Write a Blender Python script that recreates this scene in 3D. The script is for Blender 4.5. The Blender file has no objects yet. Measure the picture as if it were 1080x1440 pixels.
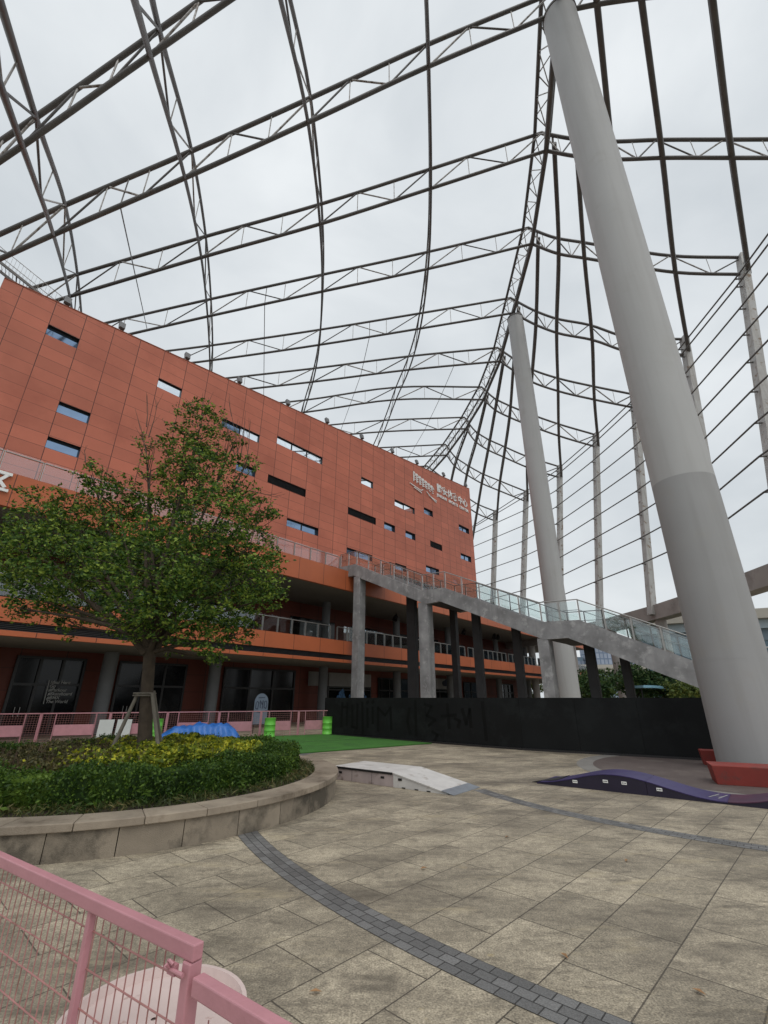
import bpy, math, random
import numpy as np
from mathutils import Vector, Matrix
random.seed(7); rng = np.random.default_rng(7)
V = Vector; R = math.radians
sc = bpy.context.scene; col = sc.collection

# ------------------------------------------------------------------ camera
F = 640.0; TH = R(22.2); CH = 2.0; CO, SI = math.cos(TH), math.sin(TH)
cam = bpy.data.cameras.new('camera'); co = bpy.data.objects.new('camera', cam); col.objects.link(co)
cam.sensor_fit = 'VERTICAL'; cam.sensor_height = 36; cam.lens = 16.0
cam.clip_start = .05; cam.clip_end = 4000
co.location = (0, 0, CH); co.rotation_euler = (R(90) + TH, 0, 0); sc.camera = co
def ray(u, v):
    w = (720 - v) / F
    return V(((u - 540) / F, CO - w * SI, SI + w * CO))
def onz(u, v, z=0.):                 # survey point on a level
    r = ray(u, v); t = (z - CH) / r.z; return V((r.x * t, r.y * t, z))
def aty(u, v, y):                    # survey point at a northing
    r = ray(u, v); t = y / r.y; return V((r.x * t, y, r.z * t + CH))

# ------------------------------------------------------------------ materials
def mat(name, base, rough=.7, var=.15, scale=3., bump=0., bscale=40., metal=0., tint=None, tscale=.6, tlo=.5, thi=.7, island=0., spec=.5, detail=6, streak=None):
    m = bpy.data.materials.new(name); m.use_nodes = True; nt = m.node_tree; N = nt.nodes; L = nt.links
    b = N['Principled BSDF']; b.inputs['Roughness'].default_value = rough; b.inputs['Metallic'].default_value = metal
    b.inputs['Specular IOR Level'].default_value = spec
    tc = N.new('ShaderNodeNewGeometry')
    no = N.new('ShaderNodeTexNoise'); no.inputs['Scale'].default_value = scale; no.inputs['Detail'].default_value = detail
    L.new(tc.outputs['Position'], no.inputs['Vector'])
    rp = N.new('ShaderNodeMapRange'); rp.inputs['From Min'].default_value = .25; rp.inputs['From Max'].default_value = .75
    rp.inputs['To Min'].default_value = 1 - var; rp.inputs['To Max'].default_value = 1 + var
    L.new(no.outputs['Fac'], rp.inputs['Value'])
    mx = N.new('ShaderNodeVectorMath'); mx.operation = 'SCALE'; mx.inputs[0].default_value = base
    L.new(rp.outputs['Result'], mx.inputs['Scale']); out = mx.outputs['Vector']
    if tint:
        n2 = N.new('ShaderNodeTexNoise'); n2.inputs['Scale'].default_value = tscale; n2.inputs['Detail'].default_value = 8; n2.inputs['Roughness'].default_value = .65
        L.new(tc.outputs['Position'], n2.inputs['Vector'])
        r2 = N.new('ShaderNodeMapRange'); r2.inputs['From Min'].default_value = tlo; r2.inputs['From Max'].default_value = thi
        L.new(n2.outputs['Fac'], r2.inputs['Value'])
        mm = N.new('ShaderNodeMix'); mm.data_type = 'RGBA'; L.new(r2.outputs['Result'], mm.inputs[0]); L.new(out, mm.inputs[6]); mm.inputs[7].default_value = (*tint, 1)
        out = mm.outputs[2]
    if streak:
        mp = N.new('ShaderNodeMapping'); mp.inputs['Scale'].default_value = (1, 1, .05); L.new(tc.outputs['Position'], mp.inputs['Vector'])
        n5 = N.new('ShaderNodeTexNoise'); n5.inputs['Scale'].default_value = streak[1]; n5.inputs['Detail'].default_value = 7; L.new(mp.outputs[0], n5.inputs['Vector'])
        r5 = N.new('ShaderNodeMapRange'); r5.inputs['From Min'].default_value = .48; r5.inputs['From Max'].default_value = .72; r5.inputs['To Max'].default_value = streak[2]
        L.new(n5.outputs['Fac'], r5.inputs['Value']); m5 = N.new('ShaderNodeMix'); m5.data_type = 'RGBA'
        L.new(r5.outputs[0], m5.inputs[0]); L.new(out, m5.inputs[6]); m5.inputs[7].default_value = (*streak[0], 1); out = m5.outputs[2]
    if island:
        r3 = N.new('ShaderNodeMapRange'); r3.inputs['To Min'].default_value = 1 - island; r3.inputs['To Max'].default_value = 1 + island
        L.new(tc.outputs['Random Per Island'], r3.inputs['Value'])
        ms = N.new('ShaderNodeVectorMath'); ms.operation = 'SCALE'; L.new(out, ms.inputs[0]); L.new(r3.outputs['Result'], ms.inputs['Scale']); out = ms.outputs['Vector']
    L.new(out, b.inputs['Base Color'])
    if bump:
        n4 = N.new('ShaderNodeTexNoise'); n4.inputs['Scale'].default_value = bscale; n4.inputs['Detail'].default_value = 5
        L.new(tc.outputs['Position'], n4.inputs['Vector'])
        bp = N.new('ShaderNodeBump'); bp.inputs['Strength'].default_value = bump; bp.inputs['Distance'].default_value = .02
        L.new(n4.outputs['Fac'], bp.inputs['Height']); L.new(bp.outputs['Normal'], b.inputs['Normal'])
    return m
def foliage(name, a, b_, c, trans=.22):
    m = bpy.data.materials.new(name); m.use_nodes = True; nt = m.node_tree; N = nt.nodes; L = nt.links
    b = N['Principled BSDF']; b.inputs['Roughness'].default_value = .55; b.inputs['Specular IOR Level'].default_value = .3
    g = N.new('ShaderNodeNewGeometry'); cr = N.new('ShaderNodeValToRGB')
    cr.color_ramp.elements[0].color = (*a, 1); cr.color_ramp.elements[1].color = (*c, 1)
    e = cr.color_ramp.elements.new(.55); e.color = (*b_, 1)
    no = N.new('ShaderNodeTexNoise'); no.inputs['Scale'].default_value = 1.3; L.new(g.outputs['Position'], no.inputs['Vector'])
    ad = N.new('ShaderNodeMath'); ad.operation = 'MULTIPLY_ADD'; ad.inputs[1].default_value = 1.1; ad.inputs[2].default_value = -.55
    L.new(no.outputs['Fac'], ad.inputs[0]); a2 = N.new('ShaderNodeMath'); L.new(ad.outputs[0], a2.inputs[0]); L.new(g.outputs['Random Per Island'], a2.inputs[1])
    L.new(a2.outputs[0], cr.inputs['Fac']); L.new(cr.outputs['Color'], b.inputs['Base Color'])
    tr = N.new('ShaderNodeBsdfTranslucent'); L.new(cr.outputs['Color'], tr.inputs['Color'])
    mx = N.new('ShaderNodeMixShader'); mx.inputs[0].default_value = trans
    L.new(b.outputs[0], mx.inputs[1]); L.new(tr.outputs[0], mx.inputs[2]); L.new(mx.outputs[0], N['Material Output'].inputs[0])
    return m
def glass(name, tint, refl=.18, rough=.02, ior=1.35):
    m = bpy.data.materials.new(name); m.use_nodes = True; nt = m.node_tree; N = nt.nodes; L = nt.links
    N.remove(N['Principled BSDF']); t = N.new('ShaderNodeBsdfTransparent'); t.inputs[0].default_value = (*tint, 1)
    g = N.new('ShaderNodeBsdfGlossy'); g.inputs['Color'].default_value = (.9, .95, 1, 1); g.inputs['Roughness'].default_value = rough
    fr = N.new('ShaderNodeFresnel'); fr.inputs[0].default_value = ior
    ma = N.new('ShaderNodeMath'); ma.operation = 'MAXIMUM'; ma.inputs[1].default_value = refl; L.new(fr.outputs[0], ma.inputs[0])
    mx = N.new('ShaderNodeMixShader'); L.new(ma.outputs[0], mx.inputs[0]); L.new(t.outputs[0], mx.inputs[1]); L.new(g.outputs[0], mx.inputs[2])
    L.new(mx.outputs[0], N['Material Output'].inputs[0]); return m
def grid_mat(name, base, line, bw, bh, mortar, offset, rough=.6, var=.06, uv=True, speck=0., bump=.3, stain=None, dirt=None, mot=None, mot2=None):
    """panels / slabs laid on a real UV layout"""
    m = bpy.data.materials.new(name); m.use_nodes = True; nt = m.node_tree; N = nt.nodes; L = nt.links
    b = N['Principled BSDF']; b.inputs['Roughness'].default_value = rough
    tc = N.new('ShaderNodeTexCoord'); g = N.new('ShaderNodeNewGeometry')
    br = N.new('ShaderNodeTexBrick'); br.offset = offset; br.inputs['Scale'].default_value = 1
    br.inputs['Brick Width'].default_value = bw; br.inputs['Row Height'].default_value = bh; br.inputs['Mortar Size'].default_value = mortar
    br.inputs['Mortar Smooth'].default_value = .3
    br.inputs['Color1'].default_value = (*[c * (1 - var) for c in base], 1); br.inputs['Color2'].default_value = (*[min(1, c * (1 + var)) for c in base], 1)
    br.inputs['Mortar'].default_value = (*line, 1)
    L.new(tc.outputs['UV'], br.inputs['Vector']); out = br.outputs['Color']
    def mult(out, scale, lo, hi, det=6, src='Position'):
        n = N.new('ShaderNodeTexNoise'); n.inputs['Scale'].default_value = scale; n.inputs['Detail'].default_value = det; n.inputs['Roughness'].default_value = .6
        L.new(g.outputs[src], n.inputs['Vector']); r = N.new('ShaderNodeMapRange'); r.inputs['From Min'].default_value = .3; r.inputs['From Max'].default_value = .7
        r.inputs['To Min'].default_value = lo; r.inputs['To Max'].default_value = hi; L.new(n.outputs['Fac'], r.inputs['Value'])
        s = N.new('ShaderNodeVectorMath'); s.operation = 'SCALE'; L.new(out, s.inputs[0]); L.new(r.outputs[0], s.inputs['Scale']); return s.outputs['Vector']
    out = mult(out, .35, .9, 1.08)
    if mot: out = mult(out, mot[0], mot[1], mot[2], 8)
    if mot2: out = mult(out, mot2[0], mot2[1], mot2[2], 8)
    if speck: out = mult(out, 62, 1 - speck, 1 + speck, 3)
    for st in (stain or []):          # (colour, scale, lo, hi, strength)
        n = N.new('ShaderNodeTexNoise'); n.inputs['Scale'].default_value = st[1]; n.inputs['Detail'].default_value = 9; n.inputs['Roughness'].default_value = .68
        mp = N.new('ShaderNodeMapping'); mp.inputs['Location'].default_value = (st[1] * 17, st[1] * 5, 0)
        mp.inputs['Rotation'].default_value = (0, 0, R(st[5] if len(st) > 5 else 0)); mp.inputs['Scale'].default_value = (1, (st[6] if len(st) > 6 else 1), 1)
        L.new(g.outputs['Position'], mp.inputs['Vector']); L.new(mp.outputs[0], n.inputs['Vector'])
        r = N.new('ShaderNodeMapRange'); r.inputs['From Min'].default_value = st[2]; r.inputs['From Max'].default_value = st[3]; r.inputs['To Max'].default_value = st[4]
        L.new(n.outputs['Fac'], r.inputs['Value']); mx = N.new('ShaderNodeMix'); mx.data_type = 'RGBA'
        L.new(r.outputs[0], mx.inputs[0]); L.new(out, mx.inputs[6]); mx.inputs[7].default_value = (*st[0], 1); out = mx.outputs[2]
    L.new(out, b.inputs['Base Color'])
    if bump:
        n4 = N.new('ShaderNodeTexNoise'); n4.inputs['Scale'].default_value = 120 if speck else 12; L.new(g.outputs['Position'], n4.inputs['Vector'])
        ma = N.new('ShaderNodeMath'); ma.operation = 'MULTIPLY_ADD'; ma.inputs[1].default_value = -1.2
        L.new(br.outputs['Fac'], ma.inputs[0]); sm = N.new('ShaderNodeMath'); sm.operation = 'MULTIPLY'; sm.inputs[1].default_value = .5 if speck else .12
        L.new(n4.outputs['Fac'], sm.inputs[0]); L.new(sm.outputs[0], ma.inputs[2])
        bp = N.new('ShaderNodeBump'); bp.inputs['Strength'].default_value = bump; bp.inputs['Distance'].default_value = .012
        L.new(ma.outputs[0], bp.inputs['Height']); L.new(bp.outputs[0], b.inputs['Normal'])
    return m
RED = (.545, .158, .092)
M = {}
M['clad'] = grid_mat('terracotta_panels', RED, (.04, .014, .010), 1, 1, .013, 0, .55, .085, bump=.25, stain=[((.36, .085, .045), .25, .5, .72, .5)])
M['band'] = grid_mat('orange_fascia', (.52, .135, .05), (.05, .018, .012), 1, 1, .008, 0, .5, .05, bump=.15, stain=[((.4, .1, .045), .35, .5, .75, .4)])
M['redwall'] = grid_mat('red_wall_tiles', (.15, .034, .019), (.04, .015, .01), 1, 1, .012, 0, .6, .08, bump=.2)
M['plaza'] = grid_mat('granite_slabs', (.375, .322, .238), (.098, .082, .06), .97, .65, .007, .5, .7, .16, speck=.55, bump=.6, mot=(1.6, .66, 1.18), mot2=(14, .74, 1.26),
    stain=[((.080, .066, .050), .30, .47, .66, .78, 43, 2.4), ((.07, .058, .043), 1.5, .53, .68, .65, 43, 3.6), ((.075, .063, .047), 1.1, .55, .70, .5, -47, 2.4), ((.47, .39, .25), .75, .57, .72, .65, -47, 3.4), ((.46, .35, .15), 2.6, .65, .74, .55), ((.10, .083, .062), 6.5, .56, .68, .55)])
M['cobble'] = grid_mat('dark_cobbles', (.15, .148, .145), (.035, .034, .032), .17, .112, .006, .5, .6, .28, speck=.22, bump=.7)
M['stone'] = mat('planter_granite', (.30, .25, .19), .75, .22, 2.6, .5, 90, tint=(.095, .08, .06), tscale=1.3, tlo=.46, thi=.60, island=.16)
M['cap'] = mat('coping_granite', (.31, .255, .195), .7, .28, 3.2, .5, 110, tint=(.13, .10, .07), tscale=1.6, tlo=.48, thi=.66, island=.12)
M['soil'] = mat('planter_soil', (.05, .038, .025), .95, .4, 14, .8, 30)
M['steel'] = mat('roof_steel', (.115, .107, .103), .5, .25, 1.2, tint=(.085, .055, .038), tscale=2.4, tlo=.58, thi=.72)
M['steel_l'] = mat('light_lacing_steel', (.42, .40, .38), .5, .3, 2.0, tint=(.12, .08, .05), tscale=3, tlo=.5, thi=.62)
M['mast'] = mat('mast_paint', (.44, .44, .435), .75, .045, .35, .06, 5, tint=(.39, .38, .36), tscale=.5, tlo=.55, thi=.8, streak=((.32, .31, .30), 2.6, .3))
M['mast_b'] = mat('mast_lower_paint', (.335, .335, .335), .75, .05, .5, .06, 5, tint=(.34, .33, .31), tscale=.7, tlo=.55, thi=.8, streak=((.25, .245, .235), 3.0, .35))
M['post'] = mat('flaking_post_paint', (.46, .455, .44), .6, .12, .8, .2, 12, tint=(.20, .13, .075), tscale=1.5, tlo=.57, thi=.66, streak=((.26, .22, .18), 3, .5))
M['conc'] = mat('stair_concrete', (.30, .30, .305), .8, .34, 1.3, .25, 14, tint=(.52, .52, .52), tscale=2.0, tlo=.54, thi=.70, detail=10, streak=((.17, .17, .172), 2.2, .55))
M['black'] = mat('near_black_stair', (.032, .032, .034), .7, .25, 1.5, .1, 10)  # one near-black tone for the inner stair columns and the soffit slab
M['beam'] = mat('ring_beam_concrete', (.36, .33, .31), .8, .12, .6, .15, 10, tint=(.26, .235, .22), tscale=.7, tlo=.5, thi=.7)
M['soffit'] = mat('soffit_render', (.23, .21, .185), .85, .08, .6)
M['louvre'] = mat('dark_louvre', (.02, .02, .022), .5, .3, 4)
M['colgrey'] = mat('grey_column', (.17, .175, .18), .7, .1, 1.2, .1, 12)
M['dark'] = mat('dark_frame', (.018, .017, .018), .4, .2, 4)
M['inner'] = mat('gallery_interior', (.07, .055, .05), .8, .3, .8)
M['shop'] = mat('shop_glass', (.006, .007, .008), .10, .3, 1.0, spec=.28)
M['mirror'] = mat('mirror_glass', (.24, .34, .49), .06, .12, .9, metal=.9)
M['clear'] = glass('clear_window', (.86, .92, .97), .10)
M['rail_glass'] = glass('railing_glass', (.90, .935, .925), .08)
M['pale_glass'] = glass('pale_railing_glass', (.94, .91, .90), .10, .05, 1.2)
M['chrome'] = mat('brushed_rail', (.42, .41, .39), .4, .1, 3, metal=.85)
M['bronze'] = mat('dark_rail_steel', (.10, .095, .085), .4, .2, 3, metal=.5)
M['white'] = mat('white_letter', (.90, .90, .88), .5, .04, 2)
M['pink'] = mat('pink_paint', (.50, .235, .265), .45, .12, 4, .08, 60, tint=(.41, .19, .21), tscale=6, tlo=.55, thi=.75)
M['pinkwire'] = mat('pink_wire', (.42, .19, .18), .5, .2, 10, tint=(.22, .10, .07), tscale=9, tlo=.52, thi=.7)
M['pinkpale'] = mat('pale_pink_drum', (.60, .48, .45), .55, .12, 3, .1, 40, tint=(.32, .15, .12), tscale=7, tlo=.63, thi=.70)
M['green'] = mat('lime_drum_paint', (.16, .56, .07), .4, .08, 4, tint=(.12, .40, .06), tscale=3, tlo=.55, thi=.75)
M['turf'] = mat('artificial_turf', (.045, .17, .022), .9, .16, 1.4, .7, 160, tint=(.035, .12, .02), tscale=.8, tlo=.5, thi=.7)
M['hoard'] = mat('black_hoarding', (.0075, .0085, .009), .8, .35, .7, .12, 8, tint=(.012, .014, .0145), tscale=1.1, tlo=.5, thi=.62, spec=.25)
M['gloss'] = mat('black_brushed_paint', (.005, .0055, .0055), .8, .2, 3, spec=.2)
M['tarp'] = mat('blue_tarpaulin', (.025, .15, .50), .38, .15, 3, .5, 9)
M['board'] = mat('white_board', (.52, .54, .52), .6, .06, 3)
M['ramp'] = mat('worn_white_ply', (.58, .56, .54), .6, .14, 2.4, .1, 50, tint=(.34, .30, .27), tscale=3.2, tlo=.56, thi=.70)
M['rampside'] = mat('pinkish_ply_side', (.40, .33, .32), .7, .16, 3, .1, 40, tint=(.20, .15, .13), tscale=4, tlo=.54, thi=.68)
M['metal'] = mat('toe_plate', (.33, .36, .40), .4, .15, 5, metal=.7)
M['purple'] = mat('purple_track', (.042, .027, .125), .35, .2, 2, .05, 30, tint=(.03, .02, .08), tscale=2, tlo=.5, thi=.7)
M['purple_s'] = mat('dark_purple_side', (.013, .008, .027), .5, .2, 3)
M['maroon'] = mat('maroon_track', (.075, .022, .055), .35, .2, 2, .05, 30, tint=(.04, .02, .06), tscale=1.5, tlo=.45, thi=.7)
M['redpaint'] = mat('red_block_paint', (.25, .036, .027), .65, .15, 2.2, .15, 20, tint=(.15, .045, .038), tscale=4, tlo=.55, thi=.7)
M['disc'] = mat('purple_grey_paving', (.10, .077, .070), .75, .16, 1.3, .2, 80, tint=(.15, .125, .11), tscale=1.1, tlo=.52, thi=.7)
M['ring'] = mat('grey_ring_paving', (.21, .20, .185), .75, .14, 1.6, .3, 90)
M['bark'] = mat('tree_bark', (.062, .045, .03), .9, .3, 7, .8, 22)
M['twig'] = mat('dry_twig', (.11, .07, .05), .9, .2, 8)
M['stake'] = mat('weathered_stake', (.17, .15, .12), .85, .2, 8, .4, 30)
M['leaf'] = foliage('camphor_leaf', (.015, .042, .007), (.068, .145, .018), (.29, .38, .055))
M['hedge'] = foliage('hedge_leaf', (.018, .046, .007), (.045, .098, .011), (.11, .18, .022))
M['shrub'] = foliage('yellow_green_leaf', (.06, .095, .012), (.20, .25, .020), (.55, .52, .04))
M['olive'] = foliage('dull_olive_leaf', (.035, .036, .015), (.075, .075, .025), (.18, .15, .06))
M['fringe'] = foliage('fringe_grass', (.03, .045, .012), (.06, .085, .02), (.17, .14, .055))
M['far'] = foliage('far_leaf', (.02, .05, .016), (.045, .10, .03), (.12, .17, .05))
M['far2'] = foliage('far_light_leaf', (.05, .085, .02), (.11, .155, .035), (.24, .26, .06))
M['asphalt'] = mat('asphalt', (.07, .07, .07), .9, .2, 2)
M['cream'] = mat('viaduct_concrete', (.42, .40, .35), .8, .1, .2)
M['tower'] = grid_mat('tower_facade', (.33, .38, .46), (.16, .21, .30), 2.2, 3.2, .35, 0, .6, .12, bump=0)
M['hallroof'] = mat('pale_blue_roof', (.42, .52, .58), .4, .06, .3)
M['hallwall'] = mat('blue_grey_wall', (.20, .27, .33), .5, .1, .4)
M['hallglass'] = mat('blue_hall_glass', (.10, .17, .22), .12, .3, .4, spec=.6)
M['cloth'] = mat('dark_clothing', (.02, .02, .024), .8, .2, 6)
M['skin'] = mat('skin', (.42, .26, .19), .6, .05, 6)
M['deadleaf'] = mat('dead_leaf', (.30, .17, .08), .8, .3, 30)
M['bluegrey'] = mat('pale_blue_board', (.13, .17, .22), .6, .1, 4)
M['signgrey'] = mat('grey_sign_board', (.26, .25, .24), .7, .1, 2)
M['ghost'] = mat('dim_white_decal', (.38, .38, .36), .6, .05, 3)
M['darkblue'] = mat('dark_blue_decal', (.02, .03, .06), .6, .1, 3)
M['blueglow'] = mat('blue_poster', (.05, .16, .34), .5, .7, 6)

# ------------------------------------------------------------------ mesh helpers
def link(o):
    col.objects.link(o); return o
def origin(o):
    v = V((0, 0, 0))
    while o: v += o.location; o = o.parent
    return v
class MB:
    def __init__(s): s.v = []; s.f = []; s.uv = {}
    def quad(s, a, b, c, d, uv=None):
        i = len(s.v); s.v += [V(a), V(b), V(c), V(d)]; s.f.append((i, i + 1, i + 2, i + 3))
        if uv: s.uv[len(s.f) - 1] = uv
        return s
    def tri(s, a, b, c):
        i = len(s.v); s.v += [V(a), V(b), V(c)]; s.f.append((i, i + 1, i + 2)); return s
    def hexa(s, p):                      # 8 corners: bottom ring then top ring
        i = len(s.v); s.v += [V(q) for q in p]
        for f in ((3, 2, 1, 0), (4, 5, 6, 7), (0, 1, 5, 4), (1, 2, 6, 5), (2, 3, 7, 6), (3, 0, 4, 7)): s.f.append(tuple(i + k for k in f))
        return s
    def box(s, x0, y0, z0, x1, y1, z1, T=None):
        p = [V(q) for q in ((x0, y0, z0), (x1, y0, z0), (x1, y1, z0), (x0, y1, z0), (x0, y0, z1), (x1, y0, z1), (x1, y1, z1), (x0, y1, z1))]
        return s.hexa([T(q) for q in p] if T else p)
    def bar(s, a, b, w, h=None, up=(0, 0, 1)):
        a, b = V(a), V(b); h = h or w; d = (b - a).normalized(); up = V(up)
        if abs(d.dot(up)) > .98: up = V((1, 0, 0))
        x = d.cross(up).normalized(); y = x.cross(d).normalized()
        q = lambda p, i, j: p + x * (w / 2 * i) + y * (h / 2 * j)
        return s.hexa([q(a, -1, -1), q(a, 1, -1), q(b, 1, -1), q(b, -1, -1), q(a, -1, 1), q(a, 1, 1), q(b, 1, 1), q(b, -1, 1)])
    def tube(s, pts, r, n=8, caps=True):
        pts = [V(p) for p in pts]; rs = r if isinstance(r, (list, tuple)) else [r] * len(pts); i0 = len(s.v); px = None
        for k, p in enumerate(pts):
            d = (pts[min(k + 1, len(pts) - 1)] - pts[max(k - 1, 0)]).normalized()
            if px is None:
                u = V((0, 0, 1)) if abs(d.z) < .9 else V((1, 0, 0)); px = d.cross(u).normalized()
            px = (px - d * px.dot(d)).normalized(); py = d.cross(px)
            for j in range(n):
                a = 2 * math.pi * j / n; s.v.append(p + (px * math.cos(a) + py * math.sin(a)) * rs[k])
        for k in range(len(pts) - 1):
            for j in range(n):
                a = i0 + k * n + j; b = i0 + k * n + (j + 1) % n; s.f.append((a, b, b + n, a + n))
        if caps:
            for k0 in (0, (len(pts) - 1) * n):
                c0 = len(s.v); s.v += [s.v[i0 + k0 + j].copy() for j in range(n)]; s.f.append(tuple(range(c0, c0 + n))[::-1] if k0 == 0 else tuple(range(c0, c0 + n)))
        return s
    def prism(s, poly, vec):            # polygon swept along a vector
        vec = V(vec); n = len(poly); i = len(s.v); s.v += [V(p) for p in poly] + [V(p) + vec for p in poly]
        s.f.append(tuple(range(i, i + n))); s.f.append(tuple(range(i + n, i + 2 * n))[::-1])
        for k in range(n): s.f.append((i + k, i + (k + 1) % n, i + n + (k + 1) % n, i + n + k))
        return s
    def build(s, name, m, parent=None, at=None, smooth=False, bevel=0., fixn=True):
        org = origin(parent) if parent else V(at) if at is not None else V((0, 0, 0))
        me = bpy.data.meshes.new(name); me.from_pydata([tuple(p - org) for p in s.v], [], s.f); me.update()
        if s.uv:
            l = me.uv_layers.new(name='UVMap')
            for fi, uv in s.uv.items():
                for k, li in enumerate(me.polygons[fi].loop_indices): l.data[li].uv = uv[k]
        if fixn and not s.uv:
            import bmesh
            b = bmesh.new(); b.from_mesh(me); bmesh.ops.recalc_face_normals(b, faces=b.faces); b.to_mesh(me); b.free()
        for mm in (m if isinstance(m, (list, tuple)) else [m]): me.materials.append(mm)
        if smooth:
            me.polygons.foreach_set('use_smooth', [len(p.vertices) == 4 for p in me.polygons])
        o = link(bpy.data.objects.new(name, me))
        if parent: o.parent = parent
        else: o.location = org
        if bevel:
            b = o.modifiers.new('bevel', 'BEVEL'); b.width = bevel; b.segments = 2; b.limit_method = 'ANGLE'
        return o
def tag(o, label=None, cat=None, group=None, kind=None):
    if label: o['label'] = label
    if cat: o['category'] = cat
    if group: o['group'] = group
    if kind: o['kind'] = kind
    return o
def thing(name, loc, label, cat, group=None):
    o = link(bpy.data.objects.new(name, None)); o.location = loc; o.empty_display_size = .2
    return tag(o, label, cat, group)
def copy_tree(o, parent=None):
    c = o.copy(); col.objects.link(c)
    if parent: c.parent = parent
    for ch in list(o.children): copy_tree(ch, c)
    return c
def text(body, size, name, m, O, X, Y, depth=.04, parent=None, shear=0., bold=.0, align='LEFT', space=1.):
    cu = bpy.data.curves.new('t', 'FONT'); cu.body = body; cu.size = size; cu.extrude = depth / 2; cu.shear = shear; cu.offset = bold; cu.align_x = align; cu.space_character = space
    t = link(bpy.data.objects.new('t', cu)); bpy.context.view_layer.update()
    me = bpy.data.meshes.new_from_object(t.evaluated_get(bpy.context.evaluated_depsgraph_get()))
    bpy.data.objects.remove(t); bpy.data.curves.remove(cu)
    X = V(X).normalized(); Y = V(Y).normalized(); Z = X.cross(Y); O = V(O); org = origin(parent) if parent else V((0, 0, 0))
    for v in me.vertices:
        c = v.co.copy(); v.co = O + X * c.x + Y * c.y + Z * (c.z + depth / 2) - org
    me.materials.clear(); me.materials.append(m); o = link(bpy.data.objects.new(name, me))
    if parent: o.parent = parent
    return o
def leaves(name, pts, size, m, parent=None, at=(0, 0, 0), flat=.5, asp=.5, up=None):
    """one small folded rhombus per point"""
    pts = np.asarray(pts, float); n = len(pts); org = origin(parent) if parent else V(at)
    a = rng.normal(size=(n, 3)); a[:, 2] *= flat
    if up is not None: a = a * .45 + np.asarray(up)
    a /= np.linalg.norm(a, axis=1)[:, None]
    b = rng.normal(size=(n, 3)); b -= a * (a * b).sum(1)[:, None]; b /= np.linalg.norm(b, axis=1)[:, None]
    nn = np.cross(a, b); sz = size * rng.uniform(.65, 1.35, n)[:, None]
    q = np.empty((n, 4, 3)); q[:, 0] = pts - a * sz * .5; q[:, 1] = pts + b * sz * asp * .5 + nn * sz * .08; q[:, 2] = pts + a * sz * .5; q[:, 3] = pts - b * sz * asp * .5 + nn * sz * .08
    co_ = (q.reshape(-1, 3) - np.array(org)).astype(np.float32)
    me = bpy.data.meshes.new(name); me.vertices.add(n * 4); me.vertices.foreach_set('co', co_.ravel())
    me.loops.add(n * 4); me.loops.foreach_set('vertex_index', np.arange(n * 4, dtype=np.int32))
    me.polygons.add(n); me.polygons.foreach_set('loop_start', np.arange(0, n * 4, 4, dtype=np.int32)); me.update(calc_edges=True)
    me.materials.append(m); o = link(bpy.data.objects.new(name, me))
    if parent: o.parent = parent
    else: o.location = org
    return o
def clump(c, r, n, per=10, spread=.22, sq=.8):
    """leaf positions: sprays near the shell of a lump"""
    k = max(1, n // per); d = rng.normal(size=(k, 3)); d /= np.linalg.norm(d, axis=1)[:, None]
    rad = r * rng.uniform(.25, 1.06, k)[:, None] ** .6; s = np.array(c) + d * rad * np.array([1, 1, sq])
    return (s[:, None, :] + rng.normal(size=(k, per, 3)) * spread * np.array([1, 1, .6])).reshape(-1, 3)

# ------------------------------------------------------------------ sky and light
w = bpy.data.worlds.new('World'); sc.world = w; w.use_nodes = True; N = w.node_tree.nodes; L = w.node_tree.links
bg = N['Background']; sky = N.new('ShaderNodeTexSky'); sky.sky_type = 'NISHITA'; sky.sun_disc = False
SE, SR = R(58), R(200); sky.sun_elevation = SE; sky.sun_rotation = SR; sky.air_density = 1.5; sky.dust_density = 4
L.new(sky.outputs[0], bg.inputs[0]); bg.inputs[1].default_value = .07
b2 = N.new('ShaderNodeBackground'); tc = N.new('ShaderNodeTexCoord'); mp = N.new('ShaderNodeMapping'); mp.inputs['Scale'].default_value = (1, 1, 1.7)
no = N.new('ShaderNodeTexNoise'); no.inputs['Scale'].default_value = 2.2; no.inputs['Detail'].default_value = 8; no.inputs['Roughness'].default_value = .5; no.inputs['Distortion'].default_value = .4
cr = N.new('ShaderNodeValToRGB'); cr.color_ramp.elements[0].position = .3; cr.color_ramp.elements[0].color = (.60, .645, .68, 1)
cr.color_ramp.elements[1].position = .72; cr.color_ramp.elements[1].color = (.86, .895, .915, 1)
L.new(tc.outputs['Generated'], mp.inputs[0]); L.new(mp.outputs[0], no.inputs['Vector']); L.new(no.outputs['Fac'], cr.inputs[0]); L.new(cr.outputs[0], b2.inputs[0]); b2.inputs[1].default_value = 1.0
mx = N.new('ShaderNodeMixShader'); mx.inputs[0].default_value = .9; L.new(bg.outputs[0], mx.inputs[1]); L.new(b2.outputs[0], mx.inputs[2]); L.new(mx.outputs[0], N['World Output'].inputs[0])
sl = bpy.data.lights.new('sun', 'SUN'); sl.energy = 1.0; sl.angle = R(40); sl.color = (1, .97, .92); so = link(bpy.data.objects.new('sun', sl))
# sun stands behind and to the right of the camera
sdir = V((math.sin(R(160)) * math.cos(SE), math.cos(R(160)) * math.cos(SE), math.sin(SE))); so.rotation_euler = sdir.to_track_quat('Z', 'Y').to_euler(); so.location = (0, 0, 60)
sky.sun_rotation = R(160)
vs = sc.view_settings; vs.view_transform = 'Standard'; vs.look = 'None'; vs.exposure = .10; vs.gamma = 1; vs.use_curve_mapping = False

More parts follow.
